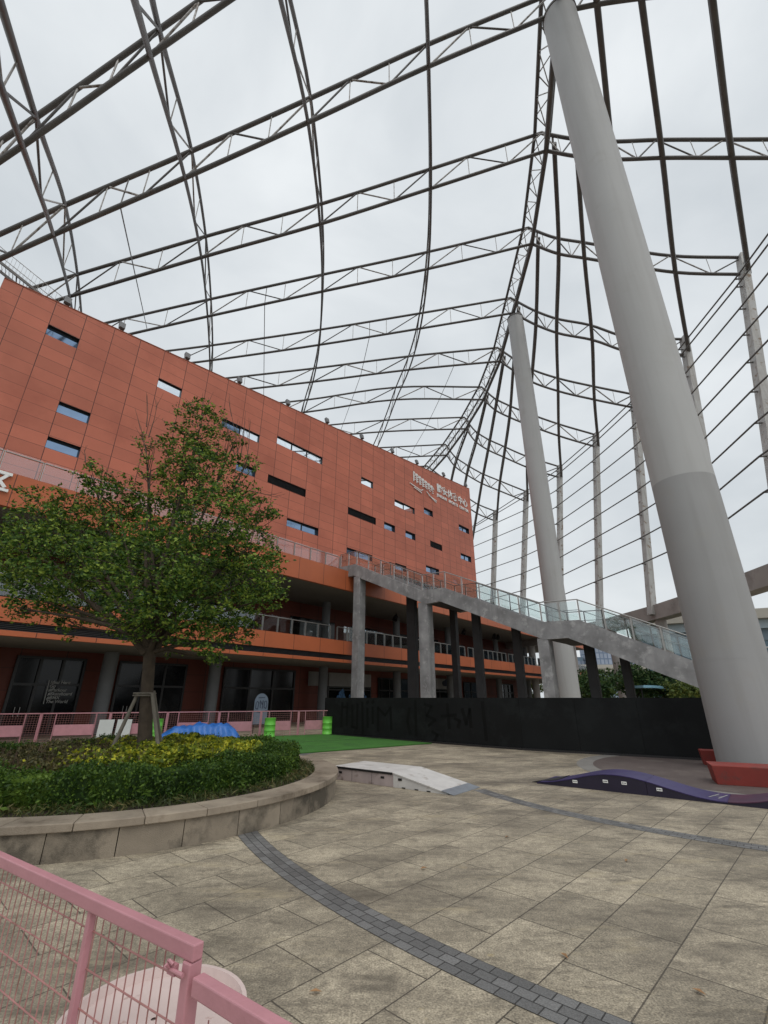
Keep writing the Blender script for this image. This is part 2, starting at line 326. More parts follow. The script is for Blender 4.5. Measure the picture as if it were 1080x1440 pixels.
# ------------------------------------------------------------------ ground
GA = R(43); GE = V((math.sin(GA), math.cos(GA), 0)); GN = V((GE.y, -GE.x, 0))
def guv(p): return (p.dot(GE) + .30, p.dot(GN) + .285 + 65)
b = MB(); c4 = [V((-80, -25, 0)), V((90, -25, 0)), V((90, 120, 0)), V((-80, 120, 0))]; b.quad(*c4, uv=[guv(p) for p in c4])
tag(b.build('plaza', M['plaza']), 'granite slab plaza', kind='structure')
b = MB(); b.quad((-1500, -1500, -.03), (1500, -1500, -.03), (1500, 2500, -.03), (-1500, 2500, -.03)); tag(b.build('ground', M['asphalt']), kind='structure')
MC = V((10.95, 15.2, 0))              # foot of the near mast, centre of the paving rings
def ring(name, r0, r1, a0, a1, z, m, label):
    b = MB(); n = 120
    for k in range(n):
        t0, t1 = a0 + (a1 - a0) * k / n, a0 + (a1 - a0) * (k + 1) / n
        P = lambda r, t: MC + V((math.cos(t) * r, math.sin(t) * r, z)); rm = (r0 + r1) / 2
        b.quad(P(r0, t0), P(r1, t0), P(r1, t1), P(r0, t1), uv=[(rm * t0, 0), (rm * t0, r1 - r0), (rm * t1, r1 - r0), (rm * t1, 0)])
    return tag(b.build(name, m), label, kind='structure')
ring('cobble_band', 14.5, 14.835, R(150), R(262), .004, M['cobble'], 'curved band of dark cobbles')
ring('cobble_band', 9.0, 9.33, R(198), R(300), .004, M['cobble'], 'inner curved band of dark cobbles')
ring('grey_ring', 4.45, 4.95, R(0), R(360), .004, M['ring'], 'grey paving ring')
ring('purple_paving', .2, 4.45, R(0), R(360), .005, M['disc'], 'round purple grey paving')
for (x, y) in ((1.5, 4.9), (3.2, 7.3), (1.9, 8.4), (.5, 7.0), (-.5, 4.4), (2.3, 4.4)):
    b = MB(); a = random.uniform(0, 6); T = lambda q: V((x, y, .012)) + V((q[0] * math.cos(a) - q[1] * math.sin(a), q[0] * math.sin(a) + q[1] * math.cos(a), q[2]))
    b.quad(T((-.05, 0, 0)), T((0, -.022, .012)), T((.05, 0, .004)), T((0, .022, .016)))
    tag(b.build('fallen_leaf', M['deadleaf'], at=(x, y, .0)), 'small brown dead leaf lying on the granite slabs', 'leaf', 'fallen leaves on the plaza')

# ------------------------------------------------------------------ round planter
PC = V((-5.72, 11.62, 0)); PR = 4.63
pl = thing('round_planter', PC, 'round granite planter wall with a broad coping around the tree', 'planter')
def arcblocks(b, r0, r1, z0, z1, n, gap, ofs=0, sub=3):
    for k in range(n):
        t0 = 2 * math.pi * (k + ofs) / n + gap / r1 / 2; t1 = 2 * math.pi * (k + 1 + ofs) / n - gap / r1 / 2; i = len(b.v)
        for j in range(sub + 1):
            t = t0 + (t1 - t0) * j / sub; d = V((math.cos(t), math.sin(t), 0))
            b.v += [PC + d * r0 + V((0, 0, z0)), PC + d * r1 + V((0, 0, z0)), PC + d * r1 + V((0, 0, z1)), PC + d * r0 + V((0, 0, z1))]
        for j in range(sub):
            for q in range(4): b.f.append((i + j * 4 + q, i + j * 4 + (q + 1) % 4, i + j * 4 + 4 + (q + 1) % 4, i + j * 4 + 4 + q))
        b.f.append((i, i + 1, i + 2, i + 3)); e = i + sub * 4; b.f.append((e + 3, e + 2, e + 1, e))
b = MB(); arcblocks(b, PR - .16, PR, 0, .345, 34, .012); b.build('wall', M['stone'], pl)
b = MB(); arcblocks(b, PR - .50, PR + .05, .347, .45, 34, .008, .35); b.build('coping', M['cap'], pl, bevel=.012)
b = MB(); n = 64; b.v += [PC + V((0, 0, .5))] + [PC + V((math.cos(2 * math.pi * k / n) * (PR - .3), math.sin(2 * math.pi * k / n) * (PR - .3), .40)) for k in range(n)]
b.f += [(0, 1 + k, 1 + (k + 1) % n) for k in range(n)]; b.build('soil', M['soil'], pl)
def annulus(n, r0, r1, a0=0, a1=2 * math.pi):
    t = rng.uniform(a0, a1, n); r = np.sqrt(rng.uniform(r0 ** 2, r1 ** 2, n)); return np.stack([PC.x + r * np.cos(t), PC.y + r * np.sin(t)], 1), t, r
# clipped dark hedge ring
def hedge_pts(n, r0, r1, z0, z1, wob=.06):
    xy, t, r = annulus(n, r0, r1); h = z1 + wob * np.sin(t * 9) + wob * .7 * np.sin(t * 23 + 1) + rng.normal(size=n) * .04
    side = rng.uniform(size=n) < .5; z = np.where(side, z0 + (h - z0) * rng.uniform(size=n), h - np.abs(rng.normal(size=n)) * .05)
    edge = side & (rng.uniform(size=n) < .75); rr = np.where(edge, r1 + rng.normal(size=n) * .04 + .04 * np.sin(t * 31), r)
    return np.stack([PC.x + rr * np.cos(t), PC.y + rr * np.sin(t), z], 1)
b = MB(); arcblocks(b, 2.95, 3.60, .42, .84, 40, -.01, 0, 2)
hd = b.build('clipped_hedge', M['hedge'], at=PC); tag(hd, 'dark green clipped hedge ringing the planter behind the coping', 'hedge')
leaves('foliage', hedge_pts(50000, 2.85, 3.68, .46, .90), .052, M['hedge'], hd, flat=1, asp=.55)
# inner bed
def bed(n, r1, z1, keep):
    xy, t, r = annulus(n, 0, r1); h = z1 + .07 * np.sin(xy[:, 0] * 3.1) * np.sin(xy[:, 1] * 2.7 + 1) + .05 * np.sin(xy[:, 0] * 9 + xy[:, 1] * 7)
    z = h - np.abs(rng.normal(size=n)) * .09; p = np.stack([xy[:, 0], xy[:, 1], z], 1); return p[keep(p)]
yel = lambda p: (p[:, 0] - PC.x) * .9 + (p[:, 1] - PC.y) * .35 + rng.normal(size=len(p)) * .55 > -.15
sb = leaves('shrub_bed', bed(26000, 2.85, .99, yel), .095, M['shrub'], at=PC, flat=.6, asp=.6); tag(sb, 'yellow green leafy shrubs bedded around the tree trunk', 'shrubs', kind='stuff')
ob = leaves('olive_shrub_bed', bed(20000, 2.85, .98, lambda p: ~yel(p)), .065, M['olive'], at=PC, flat=.8, asp=.5); tag(ob, 'dull olive twiggy shrubs in the left of the planter', 'shrubs', kind='stuff')
xy, t, r = annulus(2600, 0, 2.8); leaves('twigs', np.stack([xy[:, 0], xy[:, 1], rng.uniform(.5, .88, 2600)], 1), .45, M['twig'], ob, asp=.03, up=(0, 0, 1.2))
b = MB(); arcblocks(b, .1, 2.8, .42, .78, 24, 0, 0, 2); b.build('thicket', M['olive'], ob)
xy, t, r = annulus(3800, 3.66, 4.12, R(-110), R(60)); fg = leaves('grass_fringe', np.stack([xy[:, 0], xy[:, 1], .44 + rng.uniform(-.03, .09, len(r))], 1), .13, M['fringe'], at=PC, asp=.12, up=(0, 0, .35))
tag(fg, 'thin grass and weeds growing along the coping', 'grass', kind='stuff')
for (a, h, rr) in ((R(-88), .42, 3.88), (R(-70), .34, 3.88), (R(-60), .40, 3.88), (R(-100), .30, 3.88), (R(-105), .22, 3.88), (R(-35), .30, 3.88)):
    c = PC + V((math.cos(a) * rr, math.sin(a) * rr, .42)); k = 60; f = rng.uniform(.15, 1, k)
    p = np.stack([c.x + rng.normal(size=k) * .07 * (1.2 - f), c.y + rng.normal(size=k) * .07 * (1.2 - f), c.z + f * h], 1)
    wd = leaves('weed_plant', p, .12, M['hedge'], at=c, asp=.3); tag(wd, 'bright green weed sprouting in front of the clipped hedge', 'weed', 'weeds in front of the hedge')

# ------------------------------------------------------------------ planter tree
TB = V((-5.6, 12.0, .45))
tr = thing('planter_tree', TB, 'broad leafy camphor tree with twiggy bare tips growing in the round planter', 'tree')
fk = aty(211, 905, 12.0)
b = MB(); b.tube([TB, TB.lerp(fk, .25) + V((.02, 0, 0)), TB.lerp(fk, .6), fk + V((0, 0, .1))], [.24, .165, .145, .14], 14); b.build('trunk', M['bark'], tr, smooth=True)
CL = [(282, 600, 42, 0, 1), (262, 632, 40, .2, 1), (292, 655, 42, -.3, 1), (262, 688, 48, .3, 1), (205, 625, 16, .2, .35), (212, 660, 20, .1, .45), (345, 655, 20, -.2, .35), (335, 700, 32, 0, .7),
      (300, 730, 62, -.8, 1), (215, 735, 58, .5, 1), (165, 705, 44, 0, .9), (128, 668, 24, -.3, .6), (110, 735, 55, .4, .9), (58, 722, 46, -.4, 1), (25, 800, 46, .3, 1), (75, 790, 62, -.9, 1),
      (140, 790, 72, .8, 1), (210, 800, 80, -1.3, 1), (280, 790, 72, 1.2, 1), (345, 775, 52, .2, 1), (365, 722, 28, .3, .8), (362, 810, 44, -.4, 1), (378, 840, 24, .4, .8), (60, 845, 38, .6, .8),
      (120, 845, 52, 1.4, .9), (190, 850, 58, 1.2, .9), (255, 850, 62, -.6, 1), (315, 850, 52, .9, 1), (335, 890, 30, .3, .7), (285, 905, 26, -.5, .5), (235, 905, 22, .6, .5), (95, 880, 22, .2, .4),
      (300, 925, 14, .2, .35), (185, 880, 30, -.5, .6), (25, 855, 20, 0, .5), (8, 760, 26, .3, .5), (330, 620, 12, 0, .3)]
P = []
for (u, v, rp, dy, den) in CL:
    c = aty(u, v, 12.0 + dy * 1.3); k = (12.0 * CO + (c.z - CH) * SI) / F; r = rp * k
    P.append(clump(c, r, int(1900 * den * (rp / 50) ** 2 + 90), 16, .075, .85))
    a = fk + V((random.uniform(-.1, .1), random.uniform(-.1, .1), random.uniform(-.3, .1))); m1 = a.lerp(c, .5) + V((random.uniform(-.2, .2), random.uniform(-.2, .2), random.uniform(-.1, .35)))
    b = MB(); b.tube([a, a.lerp(m1, .5) + V((0, 0, .12)), m1, c], [.085 if rp > 40 else .06, .055, .038, .015], 7)
    for q in range(5):
        d = V((random.gauss(0, 1), random.gauss(0, 1), random.gauss(.2, .7))).normalized(); b.tube([m1.lerp(c, random.uniform(.5, 1)), c + d * r * .9], [.016, .006], 4)
    b.build('limb', M['bark'], tr, smooth=True)
cw = leaves('crown', np.concatenate(P), .10, M['leaf'], tr, flat=.55, asp=.5)
b = MB()
for (u, v, u2, v2) in ((206, 600, 207, 556), (206, 640, 190, 575), (209, 615, 222, 565), (283, 590, 285, 553), (285, 585, 296, 560), (336, 650, 322, 565), (338, 645, 345, 578), (345, 660, 352, 590), (278, 600, 268, 565), (330, 640, 315, 590), (120, 650, 118, 632), (350, 690, 392, 700), (365, 720, 330, 830)):
    a, c = aty(u, v, 12.0), aty(u2, v2, 12.1); d = c - a; b.tube([a, a.lerp(c, .5) + V((.03, 0, 0)), c], [.018, .010, .004], 5)
    for q in range(4):
        s = a.lerp(c, random.uniform(.25, .9)); b.tube([s, s + d * .25 + V((random.uniform(-.18, .18), random.uniform(-.1, .1), random.uniform(.02, .15)))], [.007, .003], 4)
b.build('bare_twigs', M['twig'], tr)
SG = 'stakes propping the planter tree'
for i, (p, q, lb) in enumerate((((150, 1052, 11.6), (194, 975, 11.9), 'grey wooden stake leaning on the left of the trunk'), ((231, 1050, 11.7), (214, 975, 11.9), 'grey wooden stake leaning on the right of the trunk'), ((236, 1035, 12.8), (216, 972, 12.2), 'grey wooden stake standing behind the trunk'))):
    a, c = aty(*p), aty(*q); b = MB(); a.z = .5; b.tube([a, a.lerp(c, .5), c], [.05, .045, .042], 8); tag(b.build('support_stake', M['stake'], at=a, smooth=True), lb, 'stake', SG)
b = MB(); c = aty(203, 978, 12.0)
for dz in (0, .05): b.tube([c + V((math.cos(t) * .24, math.sin(t) * .24, dz)) for t in np.linspace(0, 2 * math.pi, 17)], .02, 6)
b.build('rope_tie', M['stake'], tr)

# ------------------------------------------------------------------ red sports building
aE, aB = R(39), R(41.2)
dE = V((math.sin(aE), math.cos(aE), 0)); nE = V((-dE.y, dE.x, 0)); PE = V((-14.4, 25.4, 0))
dB = V((math.sin(aB), math.cos(aB), 0)); nB = V((-dB.y, dB.x, 0)); PB = V((-20.3, 22.75, 0))
def E(s, o, z): return PE + dE * s + nE * o + V((0, 0, z))
def B(s, o, z): return PB + dB * s + nB * o + V((0, 0, z))
bd = thing('sports_building', E(0, 0, 0), 'long red panelled sports building with recessed strip windows over an open podium', 'building')
JS = [-3.72, -2.8, -1.06, .66, 2.38, 4.09, 5.82, 7.57, 9.34, 11.08, 12.83, 14.6, 16.38, 18.18, 19.96, 21.72, 23.55, 25.38, 27.18, 29.0, 30.86, 32.66, 34.53, 36.35, 38.25, 40.1, 41.9, 43.5, 44.9, 46.1, 47.4, 48.7, 49.7]
ju = lambda s: float(np.interp(s, JS, range(len(JS)))); jv = lambda z: (z - 22.90) / .812 + 40
roofz = lambda s: 25.28 + (30.18 - 25.28) * ((s + 3.7) / 53.4)
# openings: s0, s1, z0, z1, kind
r1, r2, r3, r4 = (22.90, 23.68), (18.87, 19.63), (15.60, 16.34), (14.75, 15.42)
WN = [(-1.06, .66, *r1, 'mirror'), (.66, 2.38, 18.05, 18.82, 'mirror'), (.66, 2.38, *r3, 'mirror'), (5.82, 7.57, *r1, 'open'), (11.08, 14.6, 22.13, 22.90, 'mixed'), (16.38, 21.72, *r1, 'open3'),
      (9.34, 11.08, *r2, 'louvre'), (12.83, 14.6, *r2, 'mirror'), (15.85, 19.96, *r2, 'louvre'), (27.18, 29.0, *r1, 'open'), (25.38, 29.5, *r2, 'louvre'), (18.18, 21.72, *r3, 'mirror2'), (30.86, 32.66, *r2, 'mirror'),
      (25.38, 29.0, *r4, 'mirror2'), (32.66, 36.35, 22.13, 22.90, 'open2'), (38.25, 40.1, *r1, 'mirror'), (34.53, 36.35, *r2, 'mirror'), (39.3, 41.8, *r2, 'louvre'), (46.1, 48.7, *r1, 'mirror2'), (46.1, 48.7, *r2, 'mirror2'),
      (38.25, 40.9, *r3, 'mirror2'), (32.66, 34.53, *r4, 'mirror')]
SS = sorted(set(JS + [v for q in WN for v in q[:2]])); ZZ = [12.3] + sorted(set(v for q in WN for v in q[2:4])) + [24.6]
b = MB()
for i in range(len(SS) - 1):
    s0, s1 = SS[i], SS[i + 1]; sm = (s0 + s1) / 2
    def q_(za, zb, zc, zd): b.quad(B(s0, 0, za), B(s1, 0, zb), B(s1, 0, zc), B(s0, 0, zd), uv=[(ju(s0), jv(za)), (ju(s1), jv(zb)), (ju(s1), jv(zc)), (ju(s0), jv(zd))])
    for j in range(len(ZZ) - 1):
        zm = (ZZ[j] + ZZ[j + 1]) / 2
        if any(q[0] < sm < q[1] and q[2] < zm < q[3] for q in WN): continue
        q_(ZZ[j], ZZ[j], ZZ[j + 1], ZZ[j + 1])
    q_(24.6, 24.6, roofz(s1), roofz(s0))
e = JS[-1]
for (p, q) in ((B(e, 0, 0), B(e, 22, 0)),):      # far end wall
    for k in range(12):
        a, c = p.lerp(q, k / 12), p.lerp(q, (k + 1) / 12); z1 = roofz(e)
        b.quad(a + V((0, 0, 12.3)), c + V((0, 0, 12.3)), c + V((0, 0, z1)), a + V((0, 0, z1)), uv=[(k, jv(12.3)), (k + 1, jv(12.3)), (k + 1, jv(z1)), (k, jv(z1))])
wl = b.build('upper_wall', M['clad'], bd)
b = MB(); e0 = JS[0]                               # near end, back wall, roof deck, parapet cap
b.quad(B(e0, 0, 12.3), B(e0, 22, 12.3), B(e0, 22, roofz(e0)), B(e0, 0, roofz(e0))); b.quad(B(e0, 22, 12.3), B(e, 22, 12.3), B(e, 22, 21.6), B(e0, 22, 21.6))
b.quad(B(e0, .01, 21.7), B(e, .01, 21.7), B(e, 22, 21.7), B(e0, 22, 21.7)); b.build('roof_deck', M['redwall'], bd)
b = MB()
for i in range(len(JS) - 1):
    s0, s1 = JS[i], JS[i + 1]
    b.hexa([B(s0, -.03, roofz(s0)), B(s1, -.03, roofz(s1)), B(s1, .4, roofz(s1)), B(s0, .4, roofz(s0)), B(s0, -.03, roofz(s0) + .06), B(s1, -.03, roofz(s1) + .06), B(s1, .4, roofz(s1) + .06), B(s0, .4, roofz(s0) + .06)])
b.build('parapet_cap', mat('parapet_cap', (.30, .09, .05), .6, .1, 2), bd)
for (s0, s1, z0, z1, kind) in WN:
    b = MB(); D = .30                               # dark reveal
    b.quad(B(s0, .002, z0), B(s1, .002, z0), B(s1, D, z0), B(s0, D, z0)); b.quad(B(s0, .002, z1), B(s1, .002, z1), B(s1, D, z1), B(s0, D, z1))
    b.quad(B(s0, .002, z0), B(s0, D, z0), B(s0, D, z1), B(s0, .002, z1)); b.quad(B(s1, .002, z0), B(s1, D, z0), B(s1, D, z1), B(s1, .002, z1))
    nb = {'open': 1, 'open2': 2, 'open3': 3, 'mixed': 2, 'mirror': 1, 'mirror2': 2, 'louvre': 2}[kind]
    for k in range(1, nb): x = s0 + (s1 - s0) * k / nb; b.box(x - .05, .2, z0, x + .05, .28, z1, lambda q: B(q.x, q.y, q.z))
    for (za, zb) in ((z0, z0 + .05), (z1 - .05, z1)): b.box(s0, .2, za, s1, .27, zb, lambda q: B(q.x, q.y, q.z))
    f = b.build('window', M['dark'], bd)
    if kind == 'louvre':
        b = MB()
        for k in range(9): zz = z0 + .04 + k * (z1 - z0 - .04) / 9; b.hexa([B(s0, .10, zz), B(s1, .10, zz), B(s1, .22, zz + .05), B(s0, .22, zz + .05), B(s0, .10, zz + .02), B(s1, .10, zz + .02), B(s1, .22, zz + .07), B(s0, .22, zz + .07)])
        b.quad(B(s0, .27, z0), B(s1, .27, z0), B(s1, .27, z1), B(s0, .27, z1)); b.build('louvre', M['louvre'], f)
    else:
        for k in range(nb):
            xa, xb = s0 + (s1 - s0) * k / nb, s0 + (s1 - s0) * (k + 1) / nb; op = kind.startswith('open') or (kind == 'mixed' and k == 1)
            b = MB(); tl = 0 if op else random.uniform(.0, .03); b.quad(B(xa, .24, z0 + .04), B(xb, .24, z0 + .04), B(xb, .24 + tl, z1 - .04), B(xa, .24 + tl, z1 - .04)); b.build('pane', M['clear'] if op else M['mirror'], f)
# wall sign
TX, TY = dB, V((0, 0, 1))
lg = MB(); T = lambda q: B(q.x, q.y, q.z)
for k in range(7):                                    # emblem: a row of sail-like frames getting smaller
    x = 36.2 + k * .62; zt = 27.55 - .10 * k + .28; zb = 26.35 + .12 * abs(3 - k) * .4
    lg.box(x, -.10, zb, x + .13, -.03, zt, T); lg.hexa([B(x + .13, -.10, zt - .16), B(x + .6, -.10, zt - .50), B(x + .6, -.03, zt - .50), B(x + .13, -.03, zt - .16), B(x + .13, -.10, zt), B(x + .6, -.10, zt - .34), B(x + .6, -.03, zt - .34), B(x + .13, -.03, zt)])
    for zz in (.34, .62, .9): lg.box(x + .13, -.10, zt - zz - .18, x + .42, -.03, zt - zz - .09, T)
for (xa, za, xb, zb) in ((35.5, 25.95, 37.6, 25.70), (37.6, 25.70, 38.1, 25.95), (36.3, 25.65, 37.8, 25.42), (38.9, 25.95, 39.6, 25.55), (39.6, 25.55, 41.0, 25.35), (39.3, 25.65, 40.9, 25.12)):
    lg.bar(B(xa, -.06, za), B(xb, -.06, zb), .09, .10, nB)
lg.build('sign_emblem', M['white'], bd)
text('静安体育中心', 1.26, 'sign_letters', M['white'], B(41.15, -.04, 26.95), TX, TY, .05, bd, bold=.022, space=1.0)
for wd_, s_ in (('JINGAN', 41.15), ('SPORTS', 43.85), ('CENTER', 46.45)): text(wd_, .56, 'sign_word', M['white'], B(s_, -.04, 26.15), TX, TY, .05, bd, bold=.018, space=1.2)
# podium slabs: fascia, louvre strip, soffits, decks
SL = (-16, 86); sv = lambda s: (s - 9.6) / 2.66
def fascia(name, z0, z1, o=0, m='band', s0=SL[0], s1=SL[1]):
    b = MB(); k = s0
    b.quad(E(s0, o, z0), E(s1, o, z0), E(s1, o, z1), E(s0, o, z1), uv=[(sv(s0), .004), (sv(s1), .004), (sv(s1), .996), (sv(s0), .996)])
    b.quad(E(s0, o, z1), E(s1, o, z1), E(s1, o + .25, z1), E(s0, o + .25, z1), uv=[(sv(s0), .3), (sv(s1), .3), (sv(s1), .5), (sv(s0), .5)])
    b.quad(E(s0, o, z0), E(s1, o, z0), E(s1, o + .25, z0), E(s0, o + .25, z0), uv=[(sv(s0), .3), (sv(s1), .3), (sv(s1), .5), (sv(s0), .5)])
    b.quad(E(s1, o, z0), E(s1, 16, z0), E(s1, 16, z1), E(s1, o, z1), uv=[(0, .004), (6, .004), (6, .996), (0, .996)])
    return b.build(name, M[m], bd)
fascia('upper_fascia', 10.65, 12.38); fascia('lower_fascia', 5.30, 6.38); fascia('lower_trim', 4.66, 4.90)
b = MB()
for k in range(5): zz = 4.91 + k * .08; b.box(SL[0], .10, zz, SL[1], .22, zz + .035, lambda q: E(q.x, q.y, q.z))
b.quad(E(SL[0], .24, 4.9), E(SL[1], .24, 4.9), E(SL[1], .24, 5.3), E(SL[0], .24, 5.3)); b.build('louvre_strip', M['louvre'], bd)
b = MB()
for (za, zb) in ((4.70, 5.32), (10.69, 11.6)): b.box(SL[0], .26, za, SL[1] - .01, 16, zb, lambda q: E(q.x, q.y, q.z))
b.build('slab', M['soffit'], bd)
b = MB(); b.box(SL[0], .26, 5.33, SL[1] - .02, 15.9, 6.05, lambda q: E(q.x, q.y, q.z)); b.box(SL[0], .27, 11.61, SL[1] - .02, 15.9, 12.2, lambda q: E(q.x, q.y, q.z)); b.build('deck', M['soffit'], bd)
# round columns on both floors
CS = [-12.8, -5.4, 1.97, 9.4, 20.6, 31.8, 43, 57, 68, 79]
for s in CS:
    for (z0, z1, r) in ((0, 4.68, .43), (6.06, 10.68, .40)):
        b = MB(); b.tube([E(s, 5.4, z0), E(s, 5.4, z1)], r, 20); b.build('round_column', M['colgrey'], bd, smooth=True)
# ground floor and gallery walls
def wallrun(name, o, z0, z1, s0, s1, m, h=1.2, wd=2.4):
    b = MB(); b.quad(E(s0, o, z0), E(s1, o, z0), E(s1, o, z1), E(s0, o, z1), uv=[(s0 / wd, z0 / h), (s1 / wd, z0 / h), (s1 / wd, z1 / h), (s0 / wd, z1 / h)]); return b.build(name, m, bd)
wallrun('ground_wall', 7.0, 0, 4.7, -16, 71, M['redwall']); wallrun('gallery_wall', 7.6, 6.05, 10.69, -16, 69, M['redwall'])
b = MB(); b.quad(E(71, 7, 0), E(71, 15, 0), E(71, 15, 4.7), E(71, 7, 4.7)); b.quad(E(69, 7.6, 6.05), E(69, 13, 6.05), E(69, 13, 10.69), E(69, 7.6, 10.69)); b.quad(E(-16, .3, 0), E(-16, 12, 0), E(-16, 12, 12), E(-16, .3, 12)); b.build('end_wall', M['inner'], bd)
def shopfront(s0, s1, z1=4.25, doors=True):
    b = MB(); o = 6.9
    for x in [s0, (s0 * 2 + s1) / 3, (s0 + s1 * 2) / 3, s1]: b.box(x - .07, o - .12, .0, x + .07, o, z1, lambda q: E(q.x, q.y, q.z))
    for zz in (0.05, 2.75, z1): b.box(s0 - .07, o - .11, zz - .09, s1 + .07, o - .005, zz + .05, lambda q: E(q.x, q.y, q.z))
    f = b.build('shopfront', M['dark'], bd)
    for k in range(3):
        xa, xb = s0 + (s1 - s0) * k / 3, s0 + (s1 - s0) * (k + 1) / 3; t = random.uniform(-.04, .04)
        b = MB(); b.quad(E(xa, o - .03, .05), E(xb, o - .03 + t, .05), E(xb, o - .03 + t, z1), E(xa, o - .03, z1)); b.build('pane', M['shop'], f)
    if doors:
        for x in (s0 + (s1 - s0) / 6 - .12, s0 + (s1 - s0) / 6 + .12): b = MB(); b.tube([E(x, o - .16, 1.0), E(x, o - .16, 1.5)], .018, 6); b.build('door_handle', M['chrome'], f)
shopfront(-9.5, -5.9); shopfront(-2.5, 1.05); shopfront(3.2, 7.9); shopfront(11.2, 18.4, doors=False); shopfront(22.7, 29, 3.0, False); shopfront(30.4, 36, 4.0, False); shopfront(40.5, 47, 3.0, False); shopfront(49, 55, 4.0); shopfront(60, 65, 4)
for (s0, s1) in ((-9, -4), (0, 6), (8.2, 14), (18, 24), (26.5, 31), (34, 44)):   # dark openings along the gallery
    b = MB(); b.quad(E(s0, 7.57, 6.3), E(s1, 7.57, 6.3), E(s1, 7.57, 9.3), E(s0, 7.57, 9.3)); b.build('gallery_window', M['shop'], bd)
# lettering on the shop glass
o = 6.72; x0 = -.72
for k, ln in enumerate(('Ideal Here', 'Go', '#Parkour', '#Skateboard', '#BMX', 'The World')):
    text(ln, .25, 'window_lettering', M['ghost'], E(x0 + .10, o, 2.78 - k * .215), dE, (0, 0, 1), .006, bd, shear=.18, bold=.004)
b = MB(); b.box(x0 + .0, o - .005, 1.66, x0 + .04, o, 2.98, lambda q: E(q.x, q.y, q.z)); b.build('window_lettering', M['ghost'], bd)
# shop sign boards
for (s0, s1) in ((20.1, 21.6), (22.7, 29.0), (40.5, 47.0)):
    b = MB(); b.box(s0, 6.75, 3.05, s1, 6.88, 4.3, lambda q: E(q.x, q.y, q.z)); b.build('sign_board', M['signgrey'], bd)
b = MB(); b.box(44.3, 6.70, 3.1, 44.4, 6.74, 3.75, lambda q: E(q.x, q.y, q.z))
for (x, z, r) in ((43.7, 3.75, .45), (44.3, 3.95, .45), (45.0, 3.75, .45), (44.0, 3.6, .3), (44.8, 3.58, .3)):
    b.prism([E(x + r * math.cos(t), 6.70, z + r * .75 * math.sin(t)) for t in np.linspace(0, 2 * math.pi, 13)[:-1]], nE * .04)
b.build('tree_emblem', M['darkblue'], bd)
for (s0, s1) in ((24.0, 26.0), (26.6, 28.2)):
    b = MB()
    for k in range(9):
        x = random.uniform(s0, s1); z = random.uniform(1.4, 2.6); r = random.uniform(.15, .35); b.prism([E(x + r * math.cos(t), 6.74 - k * .004, z + r * math.sin(t)) for t in np.linspace(0, 2 * math.pi, 8)[:-1]], nE * .003)
    b.build('window_poster', M['blueglow'], bd)
# 区 / Area lettering on the fascia
text('区', 1.12, 'fascia_letters', M['white'], E(-7.62, -.005, 11.40), dE, (0, 0, 1), .12, bd, bold=.03)
text('Area', .58, 'fascia_letters', M['white'], E(-8.13, -.005, 10.88), dE, (0, 0, 1), .12, bd, bold=.02)
# balustrades
def balustrade(name, s0, s1, z, step, o, m, gm, ht=1.08):
    n = max(1, round((s1 - s0) / step)); b = MB(); T = lambda q: E(q.x, q.y, q.z)
    b.tube([E(s0, o, z + ht), E(s1, o, z + ht)], .032, 8)
    r = b.build(name, m, bd, smooth=True)
    for k in range(n + 1):
        x = s0 + (s1 - s0) * k / n; b = MB(); b.box(x - .055, o - .03, z, x - .02, o + .03, z + ht - .03, T); b.box(x + .02, o - .03, z, x + .055, o + .03, z + ht - .03, T); b.build('baluster', m, r)
    for k in range(n):
        xa, xb = s0 + (s1 - s0) * k / n + .07, s0 + (s1 - s0) * (k + 1) / n - .07; b = MB(); b.box(xa, o + .03, z + .08, xb, o + .042, z + ht + .12, T); b.build('glass_panel', gm, r)
balustrade('deck_railing', -14, 16.9, 12.38, 1.72, .15, M['chrome'], M['pale_glass'])
balustrade('deck_railing', 24.5, 50, 12.38, 1.7, .15, M['chrome'], M['rail_glass'])
for (a, c) in ((-16, 4.6), (5.4, 16.1), (16.9, 26.9), (27.6, 38), (38.7, 49), (49.7, 59.0), (60, 70.3), (71.0, 85)): balustrade('gallery_railing', a, c, 6.38, 1.33, .15, M['chrome'], M['rail_glass'])
# lamps on the gallery soffit
for (s, oo) in ((52, 3), (53.2, 3), (45, 4), (30, 4), (24, 3.5)):
    b = MB(); p = E(s, oo, 10.3); b.tube([p + V((0, 0, .38)), p + V((0, 0, .1))], .05, 8); b.tube([p + V((0, 0, .12)), p - dE * .3 - V((0, 0, .35))], [.22, .3], 10); b.build('soffit_lamp', M['dark'], bd)
